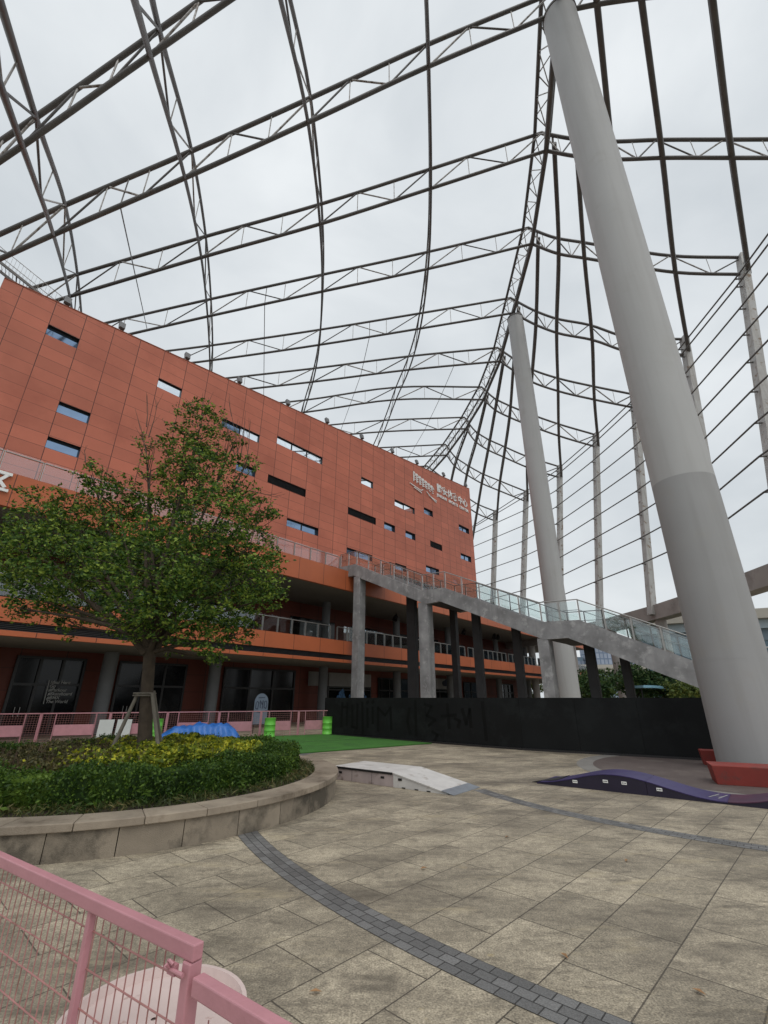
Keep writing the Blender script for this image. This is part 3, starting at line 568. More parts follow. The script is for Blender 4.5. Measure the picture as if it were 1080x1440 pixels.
# floodlights standing on the parapet
def make_flood():
    r = thing('floodlight', (0, 0, 0), '', 'floodlight', 'floodlights along the parapet'); T = lambda q: dB * q.x + nB * q.y + V((0, 0, q.z))
    b = MB(); b.box(-.05, .02, 0, .05, .12, .3, T); b.box(-.16, .0, .0, .16, .2, .04, T); b.build('bracket', M['dark'], r)
    b = MB(); b.hexa([T(V(q)) for q in ((-.18, -.22, .18), (.18, -.22, .18), (.18, .05, .12), (-.18, .05, .12), (-.20, -.05, .75), (.20, -.05, .75), (.20, .22, .68), (-.20, .22, .68))]); b.build('lamp_housing', mat('lamp_grey', (.16, .16, .165), .5, .1, 5), r, bevel=.02)
    return r
fl = None
FP = [(-.55, 'large grey floodlight at the near corner of the red parapet beside the catwalk foot'), (2.75, 'second grey floodlight along the red parapet from the catwalk'), (7.5, 'third grey floodlight along the red parapet from the catwalk'), (12.1, 'fourth floodlight from the catwalk, standing on the sloping red parapet'),
      (17.2, 'fifth floodlight from the catwalk, above the longest strip window'), (22.1, 'sixth floodlight from the catwalk, on the middle of the red parapet'), (27.2, 'seventh floodlight from the catwalk, above the small square window'), (32.4, 'eighth floodlight from the catwalk, left of the white emblem'), (37.2, 'ninth floodlight from the catwalk, right above the white emblem'), (43.2, 'tenth floodlight from the catwalk, above the white lettering'), (48.9, 'small floodlight at the far right corner of the red parapet')]
for s, lb in FP:
    o_ = make_flood() if fl is None else copy_tree(fl); fl = fl or o_
    o_.location = B(s, .08, roofz(s) + .06); o_['label'] = lb

# ------------------------------------------------------------------ roof catwalk
cw_ = thing('roof_catwalk', B(-.6, .9, 25.5), 'narrow steel catwalk stair with bar railing rising over the red roof corner', 'catwalk')
ca, cb_ = B(-.7, .7, 25.3), B(-9.5, 2.4, 29.6); sd = V((0, 0, 1)).cross((cb_ - ca).normalized()).normalized() * .42
for s in (-1, 1): b = MB(); b.bar(ca + sd * s, cb_ + sd * s, .09, .16); b.build('stringer', M['steel'], cw_)
b = MB(); n = 44
for k in range(n): p = ca.lerp(cb_, (k + .5) / n); b.bar(p - sd * .96, p + sd * .96, .025, .02)
b.build('tread_grating', M['steel_l'], cw_)
for k in range(5): p = ca.lerp(cb_, (k + .4) / 5) - V((0, 0, .1)); b = MB(); b.bar(p - sd, p + sd, .06); b.build('cross_bearer', M['steel'], cw_)
for s in (-1, 1):
    b = MB(); up = V((0, 0, 1.0)); b.tube([ca + sd * s + up, cb_ + sd * s + up], .02, 6)
    for k in range(46): p = ca.lerp(cb_, k / 45) + sd * s; b.tube([p, p + up], .009, 4, False)
    b.build('railing', M['steel_l'], cw_)

# ------------------------------------------------------------------ outdoor stair
S0 = V((-3.4, 39.5, 0)); dS = V((.765, -.644, 0)); nS = V((.644, .765, 0)); SWD = 5.0
def S(s, w, z): return S0 + dS * s + nS * w + V((0, 0, z))
st = thing('outdoor_stair', S(9, 0, 0), 'long grey concrete outdoor stair descending from the red podium with glass railings', 'stair')
top = [(-.86, 12.92), (1.12, 12.88), (8.10, 9.55), (10.16, 9.47), (17.05, 6.32), (19.35, 6.22), (26.0, 2.98), (28.2, 2.92), (33.6, .25)]
bot = [(-.86, 11.92), (1.0, 11.86), (8.45, 8.48), (9.75, 8.52), (17.1, 5.27), (18.55, 5.26), (25.5, 1.95), (27.6, 1.9), (31.5, 0.0), (33.6, 0)]
ti = lambda s, pr: float(np.interp(s, [q[0] for q in pr], [q[1] for q in pr]))
for w0 in (0, SWD - .28):
    b = MB(); ks = sorted(set([q[0] for q in top] + [q[0] for q in bot]))
    for a, c in zip(ks[:-1], ks[1:]): b.hexa([S(a, w0, ti(a, bot)), S(c, w0, ti(c, bot)), S(c, w0 + .28, ti(c, bot)), S(a, w0 + .28, ti(a, bot)), S(a, w0, ti(a, top)), S(c, w0, ti(c, top)), S(c, w0 + .28, ti(c, top)), S(a, w0 + .28, ti(a, top))])
    b.build('stringer', M['conc'], st)
b = MB()
for a, c in zip(ks[:-1], ks[1:]):
    b.hexa([S(a, .28, ti(a, bot) + .03), S(c, .28, ti(c, bot) + .03), S(c, SWD - .28, ti(c, bot) + .03), S(a, SWD - .28, ti(a, bot) + .03), S(a, .28, ti(a, bot) + .3), S(c, .28, ti(c, bot) + .3), S(c, SWD - .28, ti(c, bot) + .3), S(a, SWD - .28, ti(a, bot) + .3)])
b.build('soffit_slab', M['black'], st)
b = MB()
for a, c in zip(top[:-1], top[1:]):
    za, zc = a[1] - .45, c[1] - .45
    if abs(za - zc) < .2: b.box(a[0], .285, za - .3, c[0], SWD - .285, za, lambda q: S(q.x, q.y, q.z)); continue
    n = round((za - zc) / .16)
    for k in range(n): s = a[0] + (c[0] - a[0]) * k / n; z = za + (zc - za) * (k + .5) / n; b.box(s, .285, z - .4, s + (c[0] - a[0]) / n, SWD - .285, z, lambda q: S(q.x, q.y, q.z))
b.build('steps', M['conc'], st)
def column(s0, s1, w, wd, m):
    sm = (s0 + s1) / 2; b = MB(); b.box(s0, w, 0, s1, w + wd, ti(sm, bot) + .05 + (.25 if w > .2 else 0), lambda q: S(q.x, q.y, q.z)); b.build('column', m, st, bevel=.02)
for (s0, s1) in ((.98, 1.72), (7.78, 8.6), (16.68, 17.35)): column(s0, s1, .02, .75, M['conc'])
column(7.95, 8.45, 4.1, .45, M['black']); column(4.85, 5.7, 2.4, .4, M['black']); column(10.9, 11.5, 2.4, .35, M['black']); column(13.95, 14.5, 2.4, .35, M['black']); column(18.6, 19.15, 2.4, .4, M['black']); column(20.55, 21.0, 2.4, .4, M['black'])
def stair_rail(w, m, s_lo):
    b = MB(); pts = [q for q in top if q[0] >= s_lo]; hp = [S(x, w, z + 1.22) for x, z in pts]; b.tube(hp, .035, 8); r = b.build('railing', m, st, smooth=True)
    for (a, c) in zip(pts[:-1], pts[1:]):
        n = max(1, round((c[0] - a[0]) / 1.28))
        for k in range(n):
            xa, xb = a[0] + (c[0] - a[0]) * k / n, a[0] + (c[0] - a[0]) * (k + 1) / n; za, zb = ti(xa, top), ti(xb, top)
            b = MB(); b.box(xa + .0, w - .025, za - .1, xa + .075, w + .025, za + 1.2, lambda q: S(q.x, q.y, q.z)); b.build('baluster', m, r)
            b = MB(); b.hexa([S(xa + .12, w - .008, za + .05), S(xb - .06, w - .008, zb + .05), S(xb - .06, w + .008, zb + .05), S(xa + .12, w + .008, za + .05), S(xa + .12, w - .008, za + 1.12), S(xb - .06, w - .008, zb + 1.12), S(xb - .06, w + .008, zb + 1.12), S(xa + .12, w + .008, za + 1.12)]); b.build('glass_panel', M['rail_glass'], r)
    b = MB(); b.tube([S(x, w + .12, z + .62) for x, z in pts], .022, 6); b.build('handrail', m, r)
stair_rail(.14, M['chrome'], -.9); stair_rail(SWD - .14, M['bronze'], -.9)

# ------------------------------------------------------------------ masts
def mast(p, q, r0, r1, zb, label, split):
    t = thing('steel_mast', (p.x, p.y, 0), label, 'mast', 'tall tubular roof masts')
    a = p.lerp(q, (split - p.z) / (q.z - p.z)) if split else p
    if split: b = MB(); b.tube([p, a], [r0, r0], 48); b.build('lower_shaft', M['mast_b'], t, smooth=True)
    b = MB(); b.tube([a, a.lerp(q, .5), q], [r0, (r0 + r1) / 2 + .02, r1], 48); b.build('shaft', M['mast'], t, smooth=True)
    for zz in np.arange(3.1, 40, 3.1):
        f = (zz - p.z) / (q.z - p.z); c = p.lerp(q, f); rr = r0 + (r1 - r0) * f; b = MB(); b.tube([c - V((0, 0, .012)), c + V((0, 0, .012))], rr + .004, 48, False); b.build('weld_seam', M['mast_b'] if zz < (split or 0) else M['mast'], t, smooth=True)
    d = (q - p).normalized(); b = MB(); b.tube([q - d * .02, q + d * .16], r1 + .05, 48); b.build('cap_plate', M['steel'], t, smooth=True)
mast(V((10.98, 15.2, 0)), V((11.18, 14.95, 42.0)), 1.0, .98, 0, 'huge pale grey steel mast standing at the right behind the red block', 9.3)
mast(V((16.30, 43.4, 0)), V((16.34, 43.4, 45.6)), 1.02, .92, 0, 'slimmer looking pale grey mast rising behind the outdoor stair', None)

# ------------------------------------------------------------------ roof frame
DP = 2.5
RN = {0: V((8.5, 5.6, 38.)), 1: V((11.06, 14.9, 42.6)), 2: V((13.66, 24, 44.66)), 3: V((15.62, 33.8, 46.37)), 4: V((16.08, 43, 46.26)), 5: V((16.86, 53, 47.31)), 6: V((16.29, 62, 47.16)), 7: V((15.1, 72, 47.98)), 8: V((12.68, 81, 47.5)), 9: V((9.6, 89, 46.8)), 10: V((5.2, 97, 46.0))}
LN = {0: [aty(592, -170, 6.9), aty(385, -42, 7.9), aty(211, 78, 8.9), aty(31, 205, 9.8), aty(-110, 300, 10.6)],
      1: [(2.79, 15.74, 38.38), (-4.57, 16.48, 34.03), (-11.6, 17.19, 30.04), (-18.7, 17.91, 26.25), aty(-110, 414, 18.8)], 2: [(3.92, 24.98, 41.38), (-5.31, 25.92, 38.37), (-15.12, 26.91, 35.73), (-25.88, 27.99, 32.59), aty(-70, 468, 29)],
      3: [(4.67, 34.91, 44.07), (-6.6, 36.04, 42.09), (-18.93, 37.29, 39.88), aty(108, 487, 38.6)], 4: [(4.55, 44.16, 44.88), (-8.21, 45.45, 43.45), (-22.43, 46.89, 42.2), aty(118, 528, 48.3)],
      5: [(3.68, 54.33, 46.87), (-10.66, 55.78, 45.83), aty(294, 553, 57.3)], 6: [(2.02, 63.44, 48.21), aty(427, 580, 65), aty(290, 592, 67)], 7: [aty(540, 607, 73.4), aty(416, 618, 75)], 8: [aty(523, 645, 82.6), aty(406, 650, 84)], 9: [aty(507, 676, 91)]}
LN = {k: [V(p) for p in v] for k, v in LN.items()}
PT = {0: (25, 2.0, 33.5), 1: (29, 11.6, 36.9), 2: (31.1, 20.9, 39.6), 3: (33.77, 30.65, 40.61), 4: (33.71, 39.94, 39.44), 5: (33.25, 50.16, 39.56), 6: (32.05, 59.27, 38.96), 7: (30.17, 69.39, 38.89), 8: (27.02, 78.51, 38.42), 9: (22.74, 85.7, 37.29)}
PT = {k: V(p) for k, p in PT.items()}
UPZ = V((0, 0, 1))
def strut(name, a, b_, r, m, par, n=6):
    MB().tube([a, b_], r, n).build(name, m, par, smooth=True)
def crv(pts, t):                      # smooth curve through unevenly spaced joints
    n = len(pts) - 1; k = min(int(t), n - 1); f = t - k; L_ = lambda a: (pts[a + 1] - pts[a]).length
    def tan(a):
        if a == 0: return (pts[1] - pts[0]) / L_(0)
        if a == n: return (pts[n] - pts[n - 1]) / L_(n - 1)
        d0, d1 = L_(a - 1), L_(a); return ((pts[a] - pts[a - 1]) / d0 * d1 + (pts[a + 1] - pts[a]) / d1 * d0) / (d0 + d1)
    h = L_(k); f2, f3 = f * f, f ** 3
    return pts[k] * (2 * f3 - 3 * f2 + 1) + tan(k) * h * (f3 - 2 * f2 + f) + pts[k + 1] * (3 * f2 - 2 * f3) + tan(k + 1) * h * (f3 - f2)
def truss(name, pts, dp, rc, rd, label, cat, group, segs=3, rv=.035, rt=None, dpe=None):
    """pts: joints of the lower chord; the upper chord runs dp above it"""
    t = thing(name, pts[0], label, cat, group); n = len(pts)
    dps = dp if isinstance(dp, list) else [dp if dpe is None else dp + (dpe - dp) * k / (n - 1) for k in range(n)]
    upp = [p + UPZ * q for p, q in zip(pts, dps)]; S_ = 5; rr = [rc] * ((n - 1) * S_ + 1)
    for nm, pp, r in (('bottom_chord', pts, rc), ('top_chord', upp, rt or rc)): MB().tube([crv(pp, k / S_) for k in range((n - 1) * S_ + 1)], r, 8).build(nm, M['steel'], t, smooth=True)
    for k in range(n - 1):
        P_ = lambda f, hi: crv(upp if hi else pts, k + f)
        for q in range(segs):
            hi = (q + 1) % 2; strut('diagonal', P_(q / segs, hi), P_((q + 1) / segs, not hi), rd, M['steel'] if (q + k) % 2 else M['steel_l'], t)
            if q and rv: strut('hanger', P_(q / segs, 0), P_(q / segs, 1), rv, M['steel_l'], t, 5)
    return t
GX = 'cross trusses left of the ridge'
XL = ['cross truss slanting over the top left corner, nearest overhead', 'cross truss running left from the head of the near mast', 'cross truss next beyond the near mast, left of the ridge', 'third cross truss left of the ridge, between the two mast heads', 'cross truss running left from the head of the far mast',
      'first cross truss beyond the far mast head, left of the ridge', 'second cross truss beyond the far mast head, above the red parapet', 'third cross truss beyond the far mast head, low over the red parapet', 'last but one cross truss near the white emblem corner', 'last cross truss dipping behind the white emblem corner']
for k in range(10): truss('cross_truss', [RN[k]] + LN[k], [DP, 2.2, 1.9, 1.75, 1.65, 1.6] if k == 0 else DP, .10 if k == 0 else .14 if k < 5 else .155, .045 if k == 0 else .062 if k < 5 else .085, 'dark steel ' + XL[k], 'roof truss', GX, 3)
# long trusses running beside the ridge
GL = 'long trusses left of the ridge'
for i, (ks, lb) in enumerate((((0, 1, 2, 3, 4, 5, 6, 7, 8, 9), 'curved long truss nearest the ridge, ending over the middle of the red parapet'), ((0, 1, 2, 3, 4, 5, 6, 7), 'second long truss left of the ridge, falling to the red parapet'), ((0, 1, 2, 3, 4, 5), 'third long truss left of the ridge, above the treetop'), ((0, 1, 2, 3), 'leftmost long truss, reaching the red roof by the catwalk'))):
    pts = [LN[k][i] for k in ks]; ext = (aty(590, -420, 1.5), aty(355, -260, 2.5), aty(160, -105, 3.6), aty(-46, -8, 4.6))[i]
    truss('long_truss', [ext] + pts, [(1.9, 1.8, 1.5, 1.3)[i], (2.2, 1.9, 1.75, 1.65)[i]] + [DP] * (len(pts) - 1), .105, .05, 'dark steel ' + lb, 'roof truss', GL, 2, .03)
# ridge: a three chord lattice girder
rg = thing('ridge_girder', RN[1], 'three chord lattice ridge girder carried by the two masts', 'roof girder'); ks = sorted(RN)
ext = RN[0] + (RN[0] - RN[1]) * 1.0 + V((0, 0, -2)); low = [ext] + [RN[k] for k in ks]; lat = []
for k in range(len(low)):
    d = (low[min(k + 1, len(low) - 1)] - low[max(k - 1, 0)]); d.z = 0; lat.append(V((d.y, -d.x, 0)).normalized())
ul = [p + UPZ * DP - l * .62 for p, l in zip(low, lat)]; ur = [p + UPZ * DP + l * .62 for p, l in zip(low, lat)]
for nm, pts, r in (('bottom_chord', low, .21), ('top_chord', ul, .15), ('top_chord', ur, .15)): MB().tube(pts, r, 10).build(nm, M['steel'], rg, smooth=True)
rest = MB()
for k in range(len(low) - 1):
    for q in range(6):
        f0, f1 = q / 6, (q + 1) / 6
        for (A, Bc) in ((low, ul), (low, ur), (ul, ur)):
            a, c = (A, Bc) if q % 2 else (Bc, A); p0, p1 = a[k].lerp(a[k + 1], f0), c[k].lerp(c[k + 1], f1)
            if 1 <= k < 6: strut('lacing', p0, p1, .045, M['steel_l'], rg, 5)
            else: rest.tube([p0, p1], .045, 4)
tag(rest.build('far_lacing', M['steel_l'], rg), kind='stuff')
# right side: cross trusses to the posts and long rafters between ridge and post heads
FR = [0, .14, .27, .49, .71, 1.]; FZ = [0, .24, .39, .60, .80, 1.]
NODE = {}
# where each rafter crosses each cross truss, sighted from the survey point
RX = {3: {1: (1001, -12), 2: (1030, 222)}, 4: {1: (902, -3), 2: (932, 222), 3: (950, 383)}, 5: {1: (840, 6), 2: (862, 224), 3: (876, 372), 4: (888, 496)}, 6: {2: (812, 220), 3: (822, 363), 4: (833, 478), 5: (836, 562)},
      7: {3: (786, 357), 4: (783, 468), 5: (785, 550), 6: (786, 613)}, 8: {4: (754, 457), 5: (748, 537), 6: (744, 598), 7: (741, 657)}, 9: {5: (722, 521), 6: (717, 587), 7: (709, 643), 8: (702, 690)},
      10: {6: (697, 577), 7: (687, 633), 8: (678, 680), 9: (671, 722)}, 11: {7: (670, 622), 8: (657, 668), 9: (650, 707)}, 12: {8: (640, 656), 9: (632, 692)}}
for k in range(10):
    a, c = RN[k], PT[k] + V((0, 0, -2.4)); g = c - a; g.z = 0; g.normalize(); nrm = V((-g.y, g.x, 0)); row = [a]
    for i in range(1, 5):
        uv = RX.get(k - i + 5, {}).get(k)
        if uv: r = ray(*uv); t = a.dot(nrm) / r.dot(nrm); row.append(V((r.x * t, r.y * t, r.z * t + CH)))
        else: row.append(None)
    if k == 1: row[4] = row[3] + (row[3] - row[2]) * .9; c = row[4] + (row[4] - row[3]) * .9
    row += [c]; kn = [i for i in range(6) if row[i] is not None]
    if k == 2: row[5] = row[4] + (row[4] - row[3]) * 1.05
    for i in range(6):
        if row[i] is None: row[i] = V([float(np.interp(FR[i], [FR[q] for q in kn], [row[q][ax] for q in kn])) for ax in range(3)])
    NODE[k] = row
XR = ['nearest cross truss right of the ridge, high over the near mast', 'cross truss running right from the head of the near mast', 'first cross truss below the near mast head, right of the ridge', 'cross truss ending at the tallest flaking post by the right edge', 'cross truss running right from the far mast head behind the near mast', 'cross truss passing the far mast below its head, right of the ridge', 'second cross truss below the far mast head, right of the ridge', 'third cross truss below the far mast head, right of the ridge', 'cross truss meeting the slim post left of the far mast', 'lowest cross truss right of the ridge beside the building corner']
for k in range(10):
    if k == 0: continue
    truss('cross_truss', NODE[k], DP - .1, .15, .065 if k < 5 else .085, 'dark steel ' + XR[k], 'roof truss', 'cross trusses right of the ridge', 2, .03, dpe=2.2)
RL = {3: 'rafter coming down to the tallest flaking post at the right edge', 4: 'rafter coming down to the flaking post just right of the near mast', 5: 'rafter crossing behind the near mast to the first post left of it', 6: 'rafter coming down to the second post left of the near mast', 7: 'rafter coming down beside the far mast from the first ridge joint', 8: 'rafter passing behind the far mast to the post left of it', 9: 'rafter reaching the post beside the building corner', 10: 'rafter falling from the ridge beyond the far mast', 11: 'second rafter falling from the ridge beyond the far mast', 12: 'farthest rafter falling behind the white lettering corner'}
for p in range(3, 13):
    pts = [NODE[k][k - (p - 5)] for k in range(max(1, p - 5), min(9, p) + 1) if 0 <= k - (p - 5) <= 5]
    if p >= 6: g = PT[min(p - 5, 9)] - pts[0]; g.z = 0; pts[0] = pts[0] + g.normalized() * .75 + V((0, 0, .7))
    if p <= 5: pts = [pts[0] + (pts[0] - pts[1]) * .9] + pts
    if len(pts) < 2: continue
    if p > 9: pts.append(pts[-1] + (pts[-1] - pts[-2]))
    truss('rafter', [q + V((0, 0, .1)) for q in pts], .95, .2, .04, 'dark steel ' + RL[p], 'rafter', 'long rafters right of the ridge', 5, .03, rt=.09)
# thin tie rods
def lerp_frames(i, f, k): 
    row = [RN[k]] + LN[k]; return row[i].lerp(row[i + 1], f) if i + 1 < len(row) else None
for (i, k0, k1, lb) in ((3, 1, 2, 'thin tie rod hanging between the two leftmost long trusses'), (2, 3, 4, 'thin tie rod between the second and third long trusses'), (1, 4, 6, 'thin tie rod between the first and second long trusses'), (0, 5, 8, 'thin tie rod between the ridge and the first long truss')):
    pts = [q for q in (lerp_frames(i, .5, k) for k in range(k0, k1 + 1)) if q]
    pts = [pts[0] + UPZ * DP] + pts + [pts[-1] + (pts[-1] - pts[-2]) * 1.6]
    tag(MB().tube(pts, .04, 6).build('tie_rod', M['steel'], at=pts[0]), lb, 'rod', 'thin tie rods under the roof')
# flaking posts, rails and the ring beam
PBASE = {3: (1092, 690), 4: (1000, 700), 5: (918, 872), 6: (843, 850), 7: (788, 830), 8: (735.3, 845), 9: (693, 850)}
PLB = {3: 'rust stained white post at the right edge, the nearest of the row', 4: 'rust stained white post half hidden behind the near mast', 5: 'white post standing on the ring beam just left of the near mast', 6: 'white post midway between the two masts', 7: 'white post right beside the far mast', 8: 'white post left of the far mast above the stair railing', 9: 'white post nearest the red building corner'}
PO = {}
for k in range(3, 10):
    t = PT[k]; u, v = PBASE[k]; p = aty(u, v, t.y - .3); d = (p - t); foot = t + d * ((t.z - 10.3) / (t.z - p.z)); PO[k] = (t, foot)
tdir = lambda k: (lambda a: V((a.x, a.y, 0)).normalized())(PT[min(k + 1, 9)] - PT[max(k - 1, 2)])
ZR = [37.7, 36.7, 34.0, 31.0, 28.0, 25.0, 22.0, 19.0, 16.0]
at_z = lambda k, z: (lambda t, f: t.lerp(f, (t.z - z) / (t.z - f.z)))(*PO[k])
for k in PO:
    t, f = PO[k]; td = tdir(k); inn = V((-td.y, td.x, 0))
    r = thing('facade_post', (f.x, f.y, 10.3), PLB[k], 'post', 'white posts along the ring beam')
    MB().bar(f, t, .80, .62, inn).build('shaft', M['post'], r)
    for z in ZR:
        p = at_z(k, min(z, t.z - 1)); MB().bar(p + inn * .3, p + inn * .85, .10, .10).build('rail_bracket', M['steel'], r)
tp = V((32.6, 20.9, 38.4)); bp_ = V((27.2, 20.5, 10.3))
ON = ['topmost', 'second highest', 'third highest', 'fourth highest', 'fifth', 'sixth', 'seventh', 'eighth', 'lowest']
for i, z in enumerate(ZR):
    pts = []
    near = tp.lerp(bp_, (tp.z - z) / (tp.z - bp_.z)); pts.append(near + V((-1, 0, 0)))
    for k in range(3, 10):
        td = tdir(k); inn = V((-td.y, td.x, 0)); pts.append(at_z(k, min(z, PT[k].z - .8 - .6 * (i > 0))) + inn * .86)
    pts.append(pts[-1] + (pts[-1] - pts[-2]))
    tag(MB().tube(pts, .075, 8).build('facade_rail', M['steel'], at=pts[1], smooth=True), ON[i] + ' of the dark pipe rails strung across the white posts', 'rail', 'pipe rails across the posts')
rb = MB(); path = [V((28.2, 18, 0)), V((29.0, 26, 0)), V((29.5, 33, 0)), V((30.1, 41, 0)), V((29.9, 50, 0)), V((28.8, 59, 0)), V((27, 68, 0)), V((24, 77, 0)), V((20, 84, 0))]
for a, c in zip(path[:-1], path[1:]): rb.bar(a + V((0, 0, 10.55)), c + V((0, 0, 10.55)), 1.5, 1.5)
tag(rb.build('ring_beam', M['beam'], at=path[3]), 'heavy curved concrete beam carrying the white posts', 'beam')
for k, p in enumerate(path[1:8]):
    lb = 'squat concrete pier under the curved ring beam'
    tag(MB().tube([p, p + V((0, 0, 9.8))], .55, 12).build('beam_pier', M['beam'], at=p, smooth=True), lb, 'pier', 'piers under the ring beam')

# ------------------------------------------------------------------ black hoarding
HA, HB_, HC = V((-3.55, 29.7, 0)), V((5.76, 21.1, 0)), V((11.45, 17.5, 0))
for (a, c, lb, seams) in ((HA, HB_, 'long black hoarding with brushed over graffiti behind the turf', 5), (HB_, HC, 'plain black hoarding running behind the near mast', 3)):
    d = (c - a).normalized(); n = V((-d.y, d.x, 0)); t = thing('black_hoarding', a, lb, 'hoarding')
    Lh = (c - a).length; ln = Lh / seams
    for k in range(seams): b = MB(); b.box(k * ln + .004, 0, .06, (k + 1) * ln - .004, .05, 2.0, lambda q: a + d * q.x + n * (q.y + .006 * (k % 2)) + V((0, 0, q.z))); b.build('panel', M['hoard'], t)
    b = MB(); b.box(0, -.10, 0, Lh, .0, .07, lambda q: a + d * q.x + n * q.y + V((0, 0, q.z))); b.build('base_strip', M['dark'], t)
    b = MB(); b.box(0, .06, 0, Lh, .12, 1.9, lambda q: a + d * q.x + n * q.y + V((0, 0, q.z))); b.build('back_frame', M['dark'], t)
    if seams == 5:
        X = lambda x, z: a + d * x - n * .004 + V((0, 0, z))
        ST = [[(1.5, .5), (1.55, 1.7)], [(1.5, 1.5), (2.0, 1.5)], [(2.0, 1.7), (1.95, .6)], [(2.4, 1.6), (2.4, .5), (2.8, .45), (2.8, 1.65)], [(3.2, 1.75), (3.25, .2)], [(3.6, 1.45), (3.62, .55)], [(3.55, 1.75), (3.65, 1.8)], [(3.95, 1.75), (4.05, 1.82)], [(4.0, 1.5), (4.0, .75)],
              [(4.4, .4), (4.4, 1.5), (4.9, 1.15), (5.3, 1.5), (5.35, .5)], [(6.6, 1.5), (6.45, .9), (6.6, .35)], [(7.0, 1.85), (7.0, .3)], [(7.6, 1.7), (8.0, 1.6), (7.7, 1.2), (8.2, 1.0), (7.8, .75)], [(8.0, .5), (8.3, .35), (8.1, .1)], [(8.6, 1.2), (9.4, 1.25)], [(8.95, 1.7), (9.0, .7)], [(9.5, .75), (9.6, 1.0), (9.35, 1.1)], [(9.8, 1.5), (9.95, .9), (10.2, 1.5), (10.2, .8)], [(10.9, 1.8), (10.95, .3)]]
        for s in ST:
            b = MB()
            for p, q in zip(s[:-1], s[1:]):
                A_, B_ = X(*p), X(*q); w_ = .09 if abs(q[0] - p[0]) < .2 else .07; e_ = (B_ - A_).normalized(); o_ = e_.cross(n) * w_; b.quad(A_ - o_ - e_ * .05, A_ + o_ * .8 - e_ * .05, B_ + o_ + e_ * .06, B_ - o_ * .9 + e_ * .06)
            b.build('graffiti_stroke', M['gloss'], t, fixn=False)
# ------------------------------------------------------------------ artificial turf
b = MB(); poly = [V((-3.35, 29.4, .01)), V((2.25, 23.85, .01)), V((-4.1, 19.05, .01)), V((-6.3, 17.4, .01)), V((-12.5, 25.0, .01))]; b.prism(poly, (0, 0, .03))
tf = b.build('turf_mat', M['turf'], at=(-4, 23, 0)); tag(tf, 'bright green artificial turf mat in front of the black hoarding', 'turf mat')
b = MB(); b.bar((-9.5, 21.2, .041), (-.4, 26.4, .041), .04, .006); b.build('seam', M['dark'], tf)
# ------------------------------------------------------------------ lime drums
def drum(name, r, h, m, ribs=True):
    t = thing(name, (0, 0, 0), '', 'drum'); z = [0, .02, .02, h * .32, h * .335, h * .35, h * .62, h * .635, h * .65, h - .03, h - .02, h]; rr = [r * .96, r, r * .985, r * .985, r * 1.03, r * .985, r * .985, r * 1.03, r * .985, r * .985, r * 1.02, r * 1.02]
    MB().tube([V((0, 0, q)) for q in z], rr, 32).build('body', m, t, smooth=True)
    b = MB(); b.tube([(0, 0, h - .025), (0, 0, h - .012)], r * .98, 28); b.tube([(r * .6, 0, h - .012), (r * .6, 0, h + .012)], .035, 10); b.build('lid', m, t)
    return t
d0 = drum('green_drum', .30, .93, M['green']); pos = [((-6.25, 27.5), 'lime green drum between the blue tarp and the other bright drum'), ((-3.3, 29.35), 'lime green drum at the corner of the black hoarding'), ((-11.9, 26.3), 'lime green drum half hidden behind the tree trunk')]
ds = [d0, copy_tree(d0), copy_tree(d0)]
for o_, (p, lb) in zip(ds, pos): o_.location = (*p, .04); tag(o_, lb, 'drum', 'lime green drums on the turf')
# ------------------------------------------------------------------ far pink mesh fence
FPT = V((-17.2, 23.95, 0)); FD = V((.927, .375, 0)); qs = [-8.2, -5.3, -2.35, .62, 3.59, 6.24, 8.84, 11.08, 13.22, 15.1]; FH = 1.31
FL = ['far left pink fence panel at the picture edge', 'second pink fence panel from the left edge', 'third pink fence panel from the left edge, in front of the glass door lettering', 'pink fence panel with the white boards in front of it', 'pink fence panel behind the tree trunk', 'pink fence panel behind the left end of the blue tarp', 'pink fence panel behind the right end of the blue tarp', 'pink fence panel beside the left lime drum', 'pink fence panel ending at the black hoarding']
for i, (q0, q1) in enumerate(zip(qs[:-1], qs[1:])):
    a = FPT + FD * q0; c = FPT + FD * q1; Lp = q1 - q0; t = thing('mesh_fence', a, 'low ' + FL[i], 'fence', 'pink mesh fence panels before the building'); X = lambda x, y, z: a + FD * x + V((-FD.y, FD.x, 0)) * y + V((0, 0, z))
    for x in (.03, Lp - .03): MB().bar(X(x, 0, 0), X(x, 0, FH), .05).build('post', M['pink'], t)
    MB().bar(X(.05, 0, FH - .02), X(Lp - .05, 0, FH - .02), .045).build('top_rail', M['pink'], t)
    for x in (Lp * .21, Lp * .79): MB().bar(X(x, 0, .03), X(x, 0, FH - .04), .035).build('inner_bar', M['pink'], t)
    b = MB(); b.box(Lp * .21 + .03, -.015, .30, Lp * .79 - .03, .015, .78, lambda q: X(q.x, q.y, q.z)); b.build('infill_sheet', M['pink'], t)
    b = MB()
    for k in range(13): b.bar(X(.05, .02, .06 + k * .1), X(Lp - .05, .02, .06 + k * .1), .007)
    for k in range(int(Lp / .11)): x = .08 + k * .11; b.bar(X(x, .027, .04), X(x, .027, FH - .04), .005)
    b.build('wire_mesh', M['pinkwire'], t)
# white boards leaning on that fence
for i, (q, lb) in enumerate(((3.15, 'white board leaning on the pink fence, left of its pair'), (3.95, 'white board leaning on the pink fence, right of its pair'))):
    a = FPT + FD * q + V((.10, -.25, 0)); b = MB(); b.hexa([a, a + FD * .66, a + FD * .66 + V((-.01, .03, 0)), a + V((-.01, .03, 0)), a + V((-.05, .16, .98)), a + FD * .66 + V((-.05, .16, .98)), a + FD * .66 + V((-.06, .19, .98)), a + V((-.06, .19, .98))])
    tag(b.build('leaning_board', M['board'], at=a), lb, 'board', 'white boards by the pink fence')
